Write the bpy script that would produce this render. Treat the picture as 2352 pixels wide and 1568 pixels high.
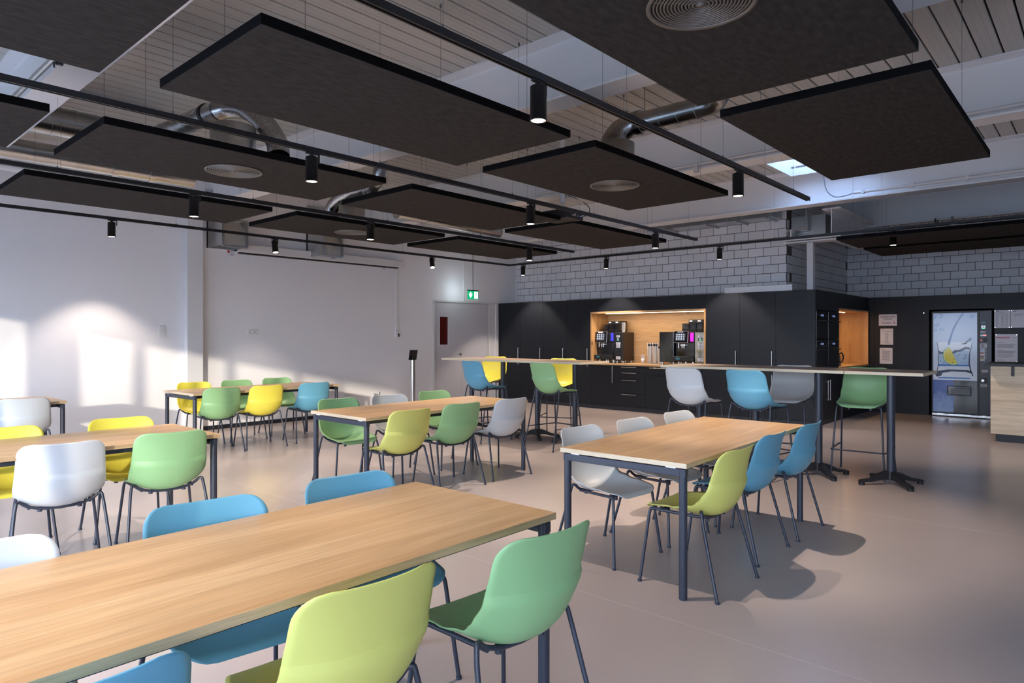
import bpy, bmesh, math, random
from mathutils import Vector, Matrix
random.seed(7)
PI = math.pi
S = bpy.context.scene
for o in list(bpy.data.objects):
    bpy.data.objects.remove(o)
COL = S.collection

# ------------------------------------------------------------------ camera, sky, sun, exposure
YAW = math.radians(41.94)
cam_d = bpy.data.cameras.new('camera')
cam = bpy.data.objects.new('camera', cam_d); COL.objects.link(cam)
cam.location = (0, 0, 1.42)
cam.rotation_euler = (PI/2, 0, YAW)
cam_d.sensor_width = 36.0
cam_d.lens = 36.0*1532.0/2352.0
cam_d.shift_y = -11.6/2352.0
cam_d.clip_start = 0.02
cam_d.clip_end = 300
S.camera = cam

S.view_settings.view_transform = 'Standard'
S.view_settings.look = 'None'
S.view_settings.gamma = 1.0
S.view_settings.use_curve_mapping = False
S.view_settings.exposure = 0.1

SKY_STRENGTH = 12.5
SUN_STRENGTH = 2.8
SPOT_W = 98.0
world = bpy.data.worlds.new('sky'); S.world = world
world.use_nodes = True
wn = world.node_tree
bg = wn.nodes['Background']
bg.inputs[1].default_value = SKY_STRENGTH
tc = wn.nodes.new('ShaderNodeTexCoord'); sx = wn.nodes.new('ShaderNodeSeparateXYZ')
rp = wn.nodes.new('ShaderNodeValToRGB')
rp.color_ramp.elements[0].position = 0.45; rp.color_ramp.elements[0].color = (0.16, 0.17, 0.18, 1)
rp.color_ramp.elements[1].position = 0.9; rp.color_ramp.elements[1].color = (0.42, 0.62, 1.0, 1)
e = rp.color_ramp.elements.new(0.52); e.color = (0.71, 0.82, 1.0, 1)
mr = wn.nodes.new('ShaderNodeMapRange'); mr.inputs[1].default_value = -1; mr.inputs[2].default_value = 1
wn.links.new(tc.outputs['Generated'], sx.inputs[0]); wn.links.new(sx.outputs[2], mr.inputs[0])
wn.links.new(mr.outputs[0], rp.inputs[0]); wn.links.new(rp.outputs[0], bg.inputs[0])

sun_d = bpy.data.lights.new('sun', 'SUN'); sun = bpy.data.objects.new('sun', sun_d); COL.objects.link(sun)
sun_d.energy = SUN_STRENGTH; sun_d.angle = math.radians(0.9); sun_d.color = (1.0, 0.88, 0.70)
sun.rotation_euler = Vector((-1.0, 1.0, -0.215)).to_track_quat('-Z', 'Y').to_euler()
sun.location = (12, -14, 6)

WIN_FRONT = [(-8.9, -6.35), (-5.84, -5.12), (-5.03, -3.79), (-3.73, -2.61), (-2.59, -1.80), (-1.78, -0.45), (0.1, 2.3), (2.5, 4.7)]   # x ranges of the glazing in the wall behind
WIN_Z = (0.30, 2.44)
Y_FRONT = -1.6
def portal(x0, x1, y0, y1, z0, z1, face):
    d = bpy.data.lights.new('window_daylight', 'AREA'); d.shape = 'RECTANGLE'
    o = bpy.data.objects.new('window_daylight', d); COL.objects.link(o)
    d.cycles.is_portal = True
    o.location = ((x0+x1)/2, (y0+y1)/2, (z0+z1)/2)
    d.size = max(x1-x0, y1-y0); d.size_y = z1-z0
    o.rotation_euler = Vector(face).to_track_quat('-Z', 'Z').to_euler()
for a, b in WIN_FRONT:
    portal(a, b, Y_FRONT-.1, Y_FRONT-.1, WIN_Z[0], WIN_Z[1], (0, 1, 0))
X_RIGHT = 5.2

# ------------------------------------------------------------------ node materials
def lin(c):
    return tuple(((v/12.92) if v <= 0.04045 else ((v+0.055)/1.055)**2.4) for v in c)
def rgb(r, g, b):
    return lin((r/255.0, g/255.0, b/255.0))
MATS = {}
def mat(name, col, rough=0.5, metal=0.0, spec=0.5, bump=0.0, bscale=60.0, var=0.0, vscale=6.0, emit=None, estr=0.0, rnd=0.0, stretch=(1, 1, 1), coat=0.0, aniso=0):
    m = bpy.data.materials.new(name); m.use_nodes = True
    nt = m.node_tree; b = nt.nodes['Principled BSDF']
    b.inputs['Base Color'].default_value = (*col, 1)
    b.inputs['Roughness'].default_value = rough
    b.inputs['Metallic'].default_value = metal
    b.inputs['Specular IOR Level'].default_value = spec
    if coat: b.inputs['Coat Weight'].default_value = coat
    if emit:
        b.inputs['Emission Color'].default_value = (*emit, 1)
        b.inputs['Emission Strength'].default_value = estr
    if bump or var:
        t = nt.nodes.new('ShaderNodeTexCoord'); mp = nt.nodes.new('ShaderNodeMapping')
        mp.inputs['Scale'].default_value = stretch
        nt.links.new(t.outputs['Object'], mp.inputs[0])
    if bump:
        n = nt.nodes.new('ShaderNodeTexNoise'); n.inputs['Scale'].default_value = bscale; n.inputs['Detail'].default_value = 3
        bp = nt.nodes.new('ShaderNodeBump'); bp.inputs['Strength'].default_value = bump; bp.inputs['Distance'].default_value = 0.004
        nt.links.new(mp.outputs[0], n.inputs[0]); nt.links.new(n.outputs[0], bp.inputs['Height']); nt.links.new(bp.outputs[0], b.inputs['Normal'])
    src = None
    if var:
        n2 = nt.nodes.new('ShaderNodeTexNoise'); n2.inputs['Scale'].default_value = vscale; n2.inputs['Detail'].default_value = 5
        nt.links.new(mp.outputs[0], n2.inputs[0])
        hs = nt.nodes.new('ShaderNodeMapRange'); hs.inputs[1].default_value = 0.25; hs.inputs[2].default_value = 0.75
        hs.inputs[3].default_value = 1-var; hs.inputs[4].default_value = 1+var
        nt.links.new(n2.outputs[0], hs.inputs[0]); src = hs.outputs[0]
    if rnd:
        oi = nt.nodes.new('ShaderNodeObjectInfo')
        h2 = nt.nodes.new('ShaderNodeMapRange'); h2.inputs[3].default_value = 1-rnd; h2.inputs[4].default_value = 1+rnd
        nt.links.new(oi.outputs['Random'], h2.inputs[0])
        if src:
            mm = nt.nodes.new('ShaderNodeMath'); mm.operation = 'MULTIPLY'
            nt.links.new(src, mm.inputs[0]); nt.links.new(h2.outputs[0], mm.inputs[1]); src = mm.outputs[0]
        else: src = h2.outputs[0]
    if src:
        v = nt.nodes.new('ShaderNodeVectorMath'); v.operation = 'SCALE'; v.inputs[0].default_value = col
        nt.links.new(src, v.inputs['Scale']); nt.links.new(v.outputs[0], b.inputs['Base Color'])
    MATS[name] = m
    return m
def wood(name, c1, c2, axis=1, rough=0.42, knots=False, fine=1.0, cbump=0.05, knot_col=(0.05, 0.025, 0.012)):
    """oak: grain stretched along the given local axis, optional knots"""
    m = bpy.data.materials.new(name); m.use_nodes = True
    nt = m.node_tree; b = nt.nodes['Principled BSDF']; L = nt.links
    t = nt.nodes.new('ShaderNodeTexCoord'); oi = nt.nodes.new('ShaderNodeObjectInfo')
    add = nt.nodes.new('ShaderNodeVectorMath'); add.operation = 'MULTIPLY_ADD'
    add.inputs[1].default_value = (1, 1, 1)
    mul = nt.nodes.new('ShaderNodeVectorMath'); mul.operation = 'SCALE'; mul.inputs[0].default_value = (7.3, 3.1, 5.7)
    L.new(oi.outputs['Random'], mul.inputs['Scale']); L.new(t.outputs['Object'], add.inputs[0]); L.new(mul.outputs[0], add.inputs[2])
    sc = [1.0, 1.0, 1.0]; sc[axis] = 0.045
    mp = nt.nodes.new('ShaderNodeMapping'); mp.inputs['Scale'].default_value = sc; L.new(add.outputs[0], mp.inputs[0])
    n1 = nt.nodes.new('ShaderNodeTexNoise'); n1.inputs['Scale'].default_value = 9*fine; n1.inputs['Detail'].default_value = 6; n1.inputs['Distortion'].default_value = 0.6
    n2 = nt.nodes.new('ShaderNodeTexNoise'); n2.inputs['Scale'].default_value = 95*fine; n2.inputs['Detail'].default_value = 3
    L.new(mp.outputs[0], n1.inputs[0]); L.new(mp.outputs[0], n2.inputs[0])
    r1 = nt.nodes.new('ShaderNodeValToRGB')
    r1.color_ramp.elements[0].position = 0.33; r1.color_ramp.elements[0].color = (*c2, 1)
    r1.color_ramp.elements[1].position = 0.66; r1.color_ramp.elements[1].color = (*c1, 1)
    L.new(n1.outputs[0], r1.inputs[0])
    mr2 = nt.nodes.new('ShaderNodeMapRange'); mr2.inputs[1].default_value = 0.3; mr2.inputs[2].default_value = 0.7; mr2.inputs[3].default_value = 0.84; mr2.inputs[4].default_value = 1.1
    L.new(n2.outputs[0], mr2.inputs[0])
    v = nt.nodes.new('ShaderNodeVectorMath'); v.operation = 'SCALE'; L.new(r1.outputs[0], v.inputs[0]); L.new(mr2.outputs[0], v.inputs['Scale'])
    out = v.outputs[0]
    if knots:
        sk = [3.2, 3.2, 3.2]; sk[axis] = 1.5
        mk = nt.nodes.new('ShaderNodeMapping'); mk.inputs['Scale'].default_value = sk; L.new(add.outputs[0], mk.inputs[0])
        vo = nt.nodes.new('ShaderNodeTexVoronoi'); vo.inputs['Scale'].default_value = 1.35; L.new(mk.outputs[0], vo.inputs[0])
        kr = nt.nodes.new('ShaderNodeValToRGB')
        kr.color_ramp.elements[0].position = 0.055; kr.color_ramp.elements[0].color = (1, 1, 1, 1)
        kr.color_ramp.elements[1].position = 0.14; kr.color_ramp.elements[1].color = (0, 0, 0, 1)
        L.new(vo.outputs['Distance'], kr.inputs[0])
        mx = nt.nodes.new('ShaderNodeMix'); mx.data_type = 'RGBA'
        L.new(kr.outputs[0], mx.inputs[0]); L.new(out, mx.inputs[6]); mx.inputs[7].default_value = (*knot_col, 1)
        out = mx.outputs[2]
    L.new(out, b.inputs['Base Color'])
    b.inputs['Roughness'].default_value = rough
    bp = nt.nodes.new('ShaderNodeBump'); bp.inputs['Strength'].default_value = cbump; bp.inputs['Distance'].default_value = 0.002
    L.new(n2.outputs[0], bp.inputs['Height']); L.new(bp.outputs[0], b.inputs['Normal'])
    MATS[name] = m
    return m
def glassy(name, tint=(1, 1, 1), refl=0.07):
    m = bpy.data.materials.new(name); m.use_nodes = True
    nt = m.node_tree; nt.nodes.remove(nt.nodes['Principled BSDF'])
    tr = nt.nodes.new('ShaderNodeBsdfTransparent'); tr.inputs[0].default_value = (*tint, 1)
    gl = nt.nodes.new('ShaderNodeBsdfGlossy'); gl.inputs['Roughness'].default_value = 0.02
    mx = nt.nodes.new('ShaderNodeMixShader'); mx.inputs[0].default_value = refl
    nt.links.new(tr.outputs[0], mx.inputs[1]); nt.links.new(gl.outputs[0], mx.inputs[2])
    nt.links.new(mx.outputs[0], nt.nodes['Material Output'].inputs[0])
    MATS[name] = m
    return m

M_PLASTER = mat('white_roughcast', rgb(234, 234, 238), 0.85, bump=0.35, bscale=55)
M_SMOOTH = mat('white_paint', rgb(218, 218, 222), 0.6)
M_OFFWHITE = mat('white_metal_paint', rgb(214, 214, 216), 0.45)
M_BEAM = mat('beam_paint', rgb(238, 238, 240), 0.5)
M_PLANK = mat('ceiling_plank_metal', rgb(198, 194, 187), 0.38, spec=0.5, rnd=0.03)
M_VOID = mat('void_black', (0.004, 0.004, 0.004), 0.9)
M_BRICK = mat('sand_lime_brick', rgb(226, 226, 230), 0.85, bump=0.2, bscale=90, var=0.05, vscale=9, rnd=0.07)
M_MORTAR = mat('mortar', rgb(92, 90, 86), 0.95)
M_DARK = mat('anthracite_laminate', rgb(29, 32, 38), 0.45, spec=0.28, bump=0.02, bscale=400)
M_DARKPLINTH = mat('anthracite_plinth', rgb(32, 36, 44), 0.5)
M_STEEL = mat('brushed_steel', (0.62, 0.6, 0.57), 0.28, metal=1.0)
M_CHROME = mat('polished_steel', (0.75, 0.75, 0.75), 0.12, metal=1.0)
M_GALV = mat('galvanised_steel', (0.56, 0.57, 0.57), 0.3, metal=1.0, var=0.12, vscale=5, bump=0.03, bscale=8)
M_FOIL = mat('aluminium_foil', (0.72, 0.72, 0.73), 0.22, metal=1.0, bump=0.5, bscale=45)
M_FELT = mat('dark_felt', rgb(54, 51, 49), 0.95, spec=0.15, bump=0.25, bscale=140, var=0.35, vscale=34, stretch=(1.0, 0.35, 1))
M_FELTEDGE = mat('black_felt_edge', rgb(11, 11, 13), 0.9, spec=0.1)
M_BLACK = mat('black_paint', rgb(24, 24, 27), 0.4)
M_BLACKGLOSS = mat('black_gloss', (0.008, 0.008, 0.009), 0.08, spec=0.6)
M_BLACKPL = mat('black_plastic', rgb(30, 30, 33), 0.45)
M_DARKMET = mat('dark_blue_grey_metal', rgb(44, 50, 64), 0.38, spec=0.5)
M_LENS = mat('lamp_lens', (1, 0.9, 0.8), 0.3, emit=(1.0, 0.80, 0.62), estr=14.0)
M_LED = mat('led_strip', (1, 0.9, 0.7), 0.3, emit=(1.0, 0.72, 0.40), estr=6.0)
M_PAPER = mat('white_paper', rgb(226, 226, 236), 0.7)
M_INK = mat('black_ink', (0.02, 0.02, 0.025), 0.7)
M_GREYINK = mat('grey_ink', (0.22, 0.22, 0.26), 0.7)
M_RED = mat('red_print', rgb(190, 30, 30), 0.6)
M_PLY = mat('pale_ply_edge', rgb(222, 206, 178), 0.55, var=0.12, vscale=70, stretch=(0.05, 0.05, 1))
M_WHITEPL = mat('white_plastic', rgb(225, 225, 226), 0.35)
M_WIRE = mat('steel_wire', rgb(120, 122, 126), 0.4, metal=0.6)
M_GLASS = glassy('window_glass', refl=0.05)
M_SMOKE = glassy('smoked_plastic', (0.22, 0.2, 0.19), 0.12)
M_OAK = wood('light_oak_top', rgb(214, 176, 130), rgb(192, 150, 104), axis=1, rough=0.33)
M_OAKBAR = wood('grey_oak_bar_top', rgb(204, 178, 150), rgb(180, 150, 122), axis=0, rough=0.3)
M_OAKEDGE = wood('oak_edge', rgb(214, 190, 150), rgb(176, 148, 110), axis=1, rough=0.5, fine=1.6)
M_PALEEDGE = wood('pale_edge', rgb(206, 192, 168), rgb(190, 174, 148), axis=0, rough=0.5, fine=1.6)
M_KNOTX = wood('knotty_oak', rgb(224, 186, 138), rgb(200, 156, 108), axis=0, rough=0.5, knots=True)
M_KNOTZ = wood('knotty_oak_upright', rgb(218, 174, 120), rgb(190, 142, 90), axis=2, rough=0.5, knots=True)
M_COUNTERW = wood('knotty_pale_oak', rgb(230, 212, 184), rgb(208, 186, 156), axis=0, rough=0.55, knots=True)
M_RUBBER = mat('black_rubber', (0.012, 0.012, 0.014), 0.6)

# floor: satin resin with faint sheet joints
def floor_mat():
    m = mat('resin_floor', rgb(182, 168, 163), 0.24, spec=0.5, bump=0.07, bscale=130, var=0.035, vscale=1.3)
    nt = m.node_tree; b = nt.nodes['Principled BSDF']
    b.inputs['Roughness'].default_value = 0.24
    return m
M_FLOOR = floor_mat()
CHAIRCOL = {
    'grey': mat('chair_shell_grey', rgb(192, 197, 200), 0.42, spec=0.4),
    'blue': mat('chair_shell_blue', rgb(96, 158, 184), 0.42, spec=0.4),
    'green': mat('chair_shell_green', rgb(138, 180, 128), 0.42, spec=0.4),
    'lime': mat('chair_shell_lime', rgb(206, 206, 112), 0.42, spec=0.4),
    'yellow': mat('chair_shell_yellow', rgb(228, 216, 84), 0.42, spec=0.4),
}

# ------------------------------------------------------------------ mesh helpers
class MB:
    def __init__(s): s.v = []; s.f = []; s.sm = []
    def add(s, vs, fs, smooth=False):
        k = len(s.v); s.v += [tuple(p) for p in vs]
        s.f += [tuple(i+k for i in f) for f in fs]; s.sm += [smooth]*len(fs)
        return s
    def box(s, x0, x1, y0, y1, z0, z1):
        vs = [(x, y, z) for z in (z0, z1) for y in (y0, y1) for x in (x0, x1)]
        return s.add(vs, [(0, 2, 3, 1), (4, 5, 7, 6), (0, 1, 5, 4), (2, 6, 7, 3), (0, 4, 6, 2), (1, 3, 7, 5)])
    def bbox(s, x0, x1, y0, y1, z0, z1, b=0.004):
        """box with chamfered edges"""
        bm = bmesh.new(); bmesh.ops.create_cube(bm, size=1)
        for v in bm.verts:
            v.co = Vector(((x0+x1)/2+v.co.x*(x1-x0), (y0+y1)/2+v.co.y*(y1-y0), (z0+z1)/2+v.co.z*(z1-z0)))
        bmesh.ops.bevel(bm, geom=bm.edges[:], offset=b, segments=2, affect='EDGES', profile=0.5)
        bm.verts.index_update()
        s.add([v.co for v in bm.verts], [[v.index for v in f.verts] for f in bm.faces]); bm.free()
        return s
    def cyl(s, p0, p1, r0, r1=None, n=20, caps=True):
        if r1 is None: r1 = r0
        p0 = Vector(p0); p1 = Vector(p1); d = (p1-p0).normalized()
        a = d.orthogonal().normalized(); b = d.cross(a)
        vs = []
        for p, r in ((p0, r0), (p1, r1)):
            for i in range(n):
                t = 2*PI*i/n; vs.append(p+a*(r*math.cos(t))+b*(r*math.sin(t)))
        s.add(vs, [(i, (i+1) % n, n+(i+1) % n, n+i) for i in range(n)], True)
        if caps:
            s.add(vs[:n], [tuple(range(n))[::-1]]); s.add(vs[n:], [tuple(range(n))])
        return s
    def lathe(s, prof, c=(0, 0, 0), n=24, axis=2):
        """prof: list of (radius, height)"""
        vs = []
        for r, h in prof:
            for i in range(n):
                t = 2*PI*i/n; p = (r*math.cos(t), r*math.sin(t), h)
                if axis == 0: p = (h, p[0], p[1])
                if axis == 1: p = (p[1], h, p[0])
                vs.append((p[0]+c[0], p[1]+c[1], p[2]+c[2]))
        fs = []
        for k in range(len(prof)-1):
            for i in range(n):
                j = (i+1) % n
                fs.append((k*n+i, k*n+j, (k+1)*n+j, (k+1)*n+i))
        return s.add(vs, fs, True)
    def tube(s, path, r, n=10, caps=True):
        P = [Vector(p) for p in path]; N = len(P)
        rr = r if isinstance(r, (list, tuple)) else [r]*N
        T = [((P[min(i+1, N-1)]-P[max(i-1, 0)]).normalized()) for i in range(N)]
        a = T[0].orthogonal().normalized(); vs = []
        for i in range(N):
            a = (a-T[i]*a.dot(T[i])).normalized(); b = T[i].cross(a)
            for k in range(n):
                t = 2*PI*k/n; vs.append(P[i]+(a*math.cos(t)+b*math.sin(t))*rr[i])
        s.add(vs, [(i*n+k, i*n+(k+1) % n, (i+1)*n+(k+1) % n, (i+1)*n+k) for i in range(N-1) for k in range(n)], True)
        if caps:
            s.add(vs[:n], [tuple(range(n))[::-1]]); s.add(vs[-n:], [tuple(range(n))])
        return s
    def prism(s, poly, a0, a1, axis=1):
        """extrude a 2-D polygon; axis is the extrusion axis"""
        def P(u, v, h):
            return (h, u, v) if axis == 0 else ((u, h, v) if axis == 1 else (u, v, h))
        n = len(poly)
        vs = [P(u, v, a0) for u, v in poly]+[P(u, v, a1) for u, v in poly]
        return s.add(vs, [tuple(range(n)), tuple(range(2*n-1, n-1, -1))]+[(i, n+i, n+(i+1) % n, (i+1) % n) for i in range(n)])
    def mesh(s, name):
        me = bpy.data.meshes.new(name); me.from_pydata(s.v, [], s.f)
        me.polygons.foreach_set('use_smooth', s.sm); me.update()
        bm = bmesh.new(); bm.from_mesh(me); bmesh.ops.recalc_face_normals(bm, faces=bm.faces[:]); bm.to_mesh(me); bm.free()
        return me
    def obj(s, name, m, parent=None, loc=None):
        return put(name, s.mesh(name), m, parent, loc)
def put(name, me, m, parent=None, loc=None):
    o = bpy.data.objects.new(name, me); COL.objects.link(o)
    if m is not None and len(me.materials) == 0: me.materials.append(m)
    if parent: o.parent = parent
    if loc is not None: o.location = loc
    return o
def box(name, m, x0, x1, y0, y1, z0, z1, parent=None, b=0.0):
    q = MB()
    (q.bbox(x0, x1, y0, y1, z0, z1, b) if b else q.box(x0, x1, y0, y1, z0, z1))
    return q.obj(name, m, parent)
def fillet(path, r, n=5):
    P = [Vector(p) for p in path]; out = [P[0]]
    for i in range(1, len(P)-1):
        a = (P[i-1]-P[i]); b = (P[i+1]-P[i])
        la, lb = a.length, b.length; a.normalize(); b.normalize()
        rr = r[i-1] if isinstance(r, (list, tuple)) else r
        d = min(rr, la*.49, lb*.49)
        p0 = P[i]+a*d; p1 = P[i]+b*d
        for k in range(n+1):
            t = k/n; out.append(p0*(1-t)**2+P[i]*2*t*(1-t)+p1*t*t)
    out.append(P[-1]); return out
def spline(pts, n):
    P = [Vector(p) for p in pts]; out = []
    for i in range(len(P)-1):
        p0 = P[max(i-1, 0)]; p1 = P[i]; p2 = P[i+1]; p3 = P[min(i+2, len(P)-1)]
        for k in range(n):
            t = k/n
            out.append(0.5*((2*p1)+(p2-p0)*t+(2*p0-5*p1+4*p2-p3)*t*t+(3*p1-p0-3*p2+p3)*t**3))
    out.append(P[-1]); return out
def tag(o, label=None, cat=None, group=None, kind=None):
    if label: o['label'] = label
    if cat: o['category'] = cat
    if group: o['group'] = group
    if kind: o['kind'] = kind
    return o
def thing(name, label, cat, loc=(0, 0, 0), rz=0.0, group=None, kind=None):
    o = bpy.data.objects.new(name, None); COL.objects.link(o)
    o.location = loc; o.rotation_euler = (0, 0, rz); o.empty_display_size = 0.1
    return tag(o, label, cat, group, kind)
def dup(root, loc, rz, label, group=None):
    r = root.copy(); COL.objects.link(r); r.location = loc; r.rotation_euler = (0, 0, rz); r['label'] = label
    if group: r['group'] = group
    for ch in list(root.children):
        c = ch.copy(); COL.objects.link(c); c.parent = r
        for g in list(ch.children):
            d = g.copy(); COL.objects.link(d); d.parent = c
    return r
def text(s, size, m, parent, loc, rot, align='CENTER', name='lettering', bold=False, ext=0.0006):
    cu = bpy.data.curves.new(name, 'FONT'); cu.body = s; cu.size = size; cu.align_x = align; cu.align_y = 'CENTER'
    cu.extrude = ext
    if bold: cu.offset = size*0.02
    tmp = bpy.data.objects.new(name, cu); COL.objects.link(tmp); cu.materials.append(m)
    me = bpy.data.meshes.new_from_object(tmp.evaluated_get(bpy.context.evaluated_depsgraph_get()))
    bpy.data.objects.remove(tmp)
    o = bpy.data.objects.new(name, me); COL.objects.link(o)
    o.location = loc; o.rotation_euler = rot
    if parent: o.parent = parent
    return o
FACE_Y = (PI/2, 0, 0)            # faces -Y
FACE_X = (PI/2, 0, PI/2)         # faces +X
def struct(o):
    o['kind'] = 'structure'; return o

# ------------------------------------------------------------------ room shell
XL, XR, YK, YB = -10.2, X_RIGHT, 10.9, 14.0
ZC = 3.95
struct(box('floor', M_FLOOR, XL-.2, XR+.2, Y_FRONT-.2, 15.3, -0.1, 0.0))
flo = bpy.data.objects['floor']
q = MB()
for y in (3.02, 5.9, 8.9):
    q.box(XL, XR, y, y+.0025, 0.0, 0.0004)
q.obj('joint_line', mat('floor_joint', rgb(188, 175, 170), 0.5), flo)

# left wall with door opening
q = MB()
q.box(XL-.2, XL, Y_FRONT, 8.97, 0, 4.1).box(XL-.2, XL, 10.845, 11.72, 0, 4.1).box(XL-.2, XL, 8.97, 10.845, 2.152, 4.1).box(XL-.2, XL-.13, 8.97, 10.845, 0, 2.152)
wl = struct(q.obj('wall_left', M_PLASTER))
struct(box('baseboard_left', M_DARKPLINTH, XL, XL+.012, 4.33, 8.9, 0, .062))
struct(box('baseboard_left_near', M_DARKPLINTH, XL, XL+.012, Y_FRONT, 4.08, 0, .062))
struct(box('trim_1', M_SMOOTH, XL+.002, XL+.13, 4.09, 4.32, 0, 3.4, b=.004))
struct(box('trim_2', M_WHITEPL, XL, XL+.03, 11.475, 11.50, 2.16, 3.9))
dr = thing('door_1', None, None, kind='structure')
fr = MB()
fr.box(XL-.13, XL+.015, 8.955, 9.0, 0, 2.13).box(XL-.13, XL+.015, 10.81, 10.855, 0, 2.13).box(XL-.13, XL+.015, 8.955, 10.855, 2.13, 2.165)
fr.obj('door_frame', M_OFFWHITE, dr)
M_DOOR = mat('door_grey_paint', rgb(196, 195, 202), 0.45)
q = MB(); q.box(XL-.06, XL-.02, 9.004, 9.157, .01, 2.126).box(XL-.06, XL-.02, 9.397, 9.785, .01, 2.126).box(XL-.06, XL-.02, 9.157, 9.397, .01, 1.25).box(XL-.06, XL-.02, 9.157, 9.397, 1.825, 2.126)
lf = q.obj('door_leaf', M_DOOR, dr)
q = MB(); q.box(XL-.02, XL-.01, 9.14, 9.157, 1.236, 1.84).box(XL-.02, XL-.01, 9.397, 9.414, 1.236, 1.84).box(XL-.02, XL-.01, 9.157, 9.397, 1.236, 1.25).box(XL-.02, XL-.01, 9.157, 9.397, 1.825, 1.84)
q.obj('glazing_bead', M_OFFWHITE, lf)
box('door_pane', mat('dark_red_glass', rgb(86, 22, 22), 0.15), XL-.05, XL-.04, 9.157, 9.397, 1.25, 1.825, lf)
lf2 = box('door_leaf', M_DOOR, XL-.06, XL-.02, 9.789, 10.58, .01, 2.126, dr)
box('side_panel', M_OFFWHITE, XL-.06, XL-.012, 10.588, 10.81, .0, 2.13, dr)
q = MB(); q.cyl((XL-.02, 9.745, 1.05), (XL-.012, 9.745, 1.05), .026).tube(fillet([(XL-.012, 9.745, 1.05), (XL+.035, 9.745, 1.05), (XL+.035, 9.62, 1.05)], .012), .009)
q.obj('door_handle', M_STEEL, lf)

# wall behind the camera with its windows
q = MB(); y0, y1 = Y_FRONT-.08, Y_FRONT
q.box(XL-.2, XR+.2, y0, y1, 0, WIN_Z[0]).box(XL-.2, XR+.2, y0, y1, WIN_Z[1], 4.1)
edges = [XL-.2]+[v for w in WIN_FRONT for v in w]+[XR+.2]
for i in range(0, len(edges), 2):
    q.box(edges[i], edges[i+1], y0, y1, WIN_Z[0], WIN_Z[1])
struct(q.obj('wall_front', M_SMOOTH))
for i, (a, b) in enumerate(WIN_FRONT):
    w = thing('window_%d' % (i+1), None, None, kind='structure')
    q = MB(); f = .03
    q.box(a, a+f, y0+.02, y0+.06, WIN_Z[0], WIN_Z[1]).box(b-f, b, y0+.02, y0+.06, WIN_Z[0], WIN_Z[1])
    q.box(a+f, b-f, y0+.02, y0+.06, WIN_Z[0], WIN_Z[0]+f).box(a+f, b-f, y0+.02, y0+.06, WIN_Z[1]-f, WIN_Z[1])
    q.obj('window_frame', M_DARKMET, w)
    box('window_pane', M_GLASS, a+f, b-f, y0+.037, y0+.043, WIN_Z[0]+f, WIN_Z[1]-f, w)
struct(box('wall_right', M_SMOOTH, XR, XR+.25, Y_FRONT, 15.2, 0, 4.1))

# ceiling: dark slab with a roof light opening, metal planks hung below it
SKX, SKY_ = (-3.6, -2.55), (9.35, 10.32)
q = MB()
HX, HY = (SKX[0]-.025, SKX[1]+.025), (SKY_[0]-.025, SKY_[1]+.025)
q.box(XL-.2, HX[0], Y_FRONT-.2, 15.2, 3.99, 4.12).box(HX[1], XR+.2, Y_FRONT-.2, 15.2, 3.99, 4.12)
q.box(HX[0], HX[1], Y_FRONT-.2, HY[0], 3.99, 4.12).box(HX[0], HX[1], HY[1], 15.2, 3.99, 4.12)
ceil = struct(q.obj('ceiling', M_VOID))
PW = 0.1665
def plank_mesh(y0, y1):
    h = PW/2-.007; z = ZC
    pr = [(-h, z+.03), (-h, z+.004), (-h+.004, z), (-.031, z), (-.030, z+.0012), (-.029, z), (.029, z), (.030, z+.0012), (.031, z), (h-.004, z), (h, z+.004), (h, z+.03)]
    return MB().prism(pr, y0, y1, axis=1).mesh('plank')
pm = plank_mesh(Y_FRONT, 15.0); pmA = plank_mesh(Y_FRONT, SKY_[0]); pmB = plank_mesh(SKY_[1], 15.0)
x = -0.714+PW/2+PW*13
while x > XL+.05:
    if SKX[0]-PW/2 < x < SKX[1]+PW/2:
        put('plank', pmA, M_PLANK, ceil, (x, 0, 0)); put('plank', pmB, M_PLANK, ceil, (x, 0, 0))
    else:
        put('plank', pm, M_PLANK, ceil, (x, 0, 0))
    x -= PW
box('ceiling_sheet', M_PLANK, -0.714+PW*13, XR, Y_FRONT, 15.0, ZC, ZC+.03, ceil)
# roof light
sk = thing('window_9', None, None, kind='structure')
q = MB()
a, b = SKX; c, d = SKY_
q.box(a-.02, a, c-.02, d+.02, 3.84, 4.35).box(b, b+.02, c-.02, d+.02, 3.84, 4.35).box(a, b, c-.02, c, 3.84, 4.35).box(a, b, d, d+.02, 3.84, 4.35)
q.obj('window_frame', M_SMOOTH, sk)
box('window_pane', glassy('opal_roof_pane', (.75, .77, .8), .05), a, b, c, d, 4.28, 4.29, sk)
box('glazing_bar', M_OFFWHITE, a, b, (c+d)/2-.015, (c+d)/2+.015, 4.24, 4.28, sk)
portal((a+b)/2-.5, (a+b)/2+.5, c, d, 4.25, 4.25, (0, 0, -1))
for o in bpy.data.objects:
    if o.type == 'LIGHT' and o.data.type == 'AREA' and o.location.z > 4:
        o.data.size = b-a; o.data.size_y = d-c; o.rotation_euler = (0, 0, 0)

# steel beams across the room
def beam(name, y0, z0=3.4, z1=ZC-.001, w=.26, xa=XL, xb=XR, label=None):
    c = y0+w/2; t = .02
    pr = [(y0, z0), (y0+w, z0), (y0+w, z0+t), (c+.012, z0+t+.006), (c+.006, z0+t+.03), (c+.006, z1-t-.03), (c+.012, z1-t-.006), (y0+w, z1-t), (y0+w, z1), (y0, z1), (y0, z1-t), (c-.012, z1-t-.006), (c-.006, z1-t-.03), (c-.006, z0+t+.03), (c-.012, z0+t+.006), (y0, z0+t)]
    return struct(MB().prism(pr, xa, xb, axis=0).obj(name, M_BEAM))
for y in (1.41, 4.38, 7.36, 10.42, 13.36):
    beam('ceiling_beam', y)
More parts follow.
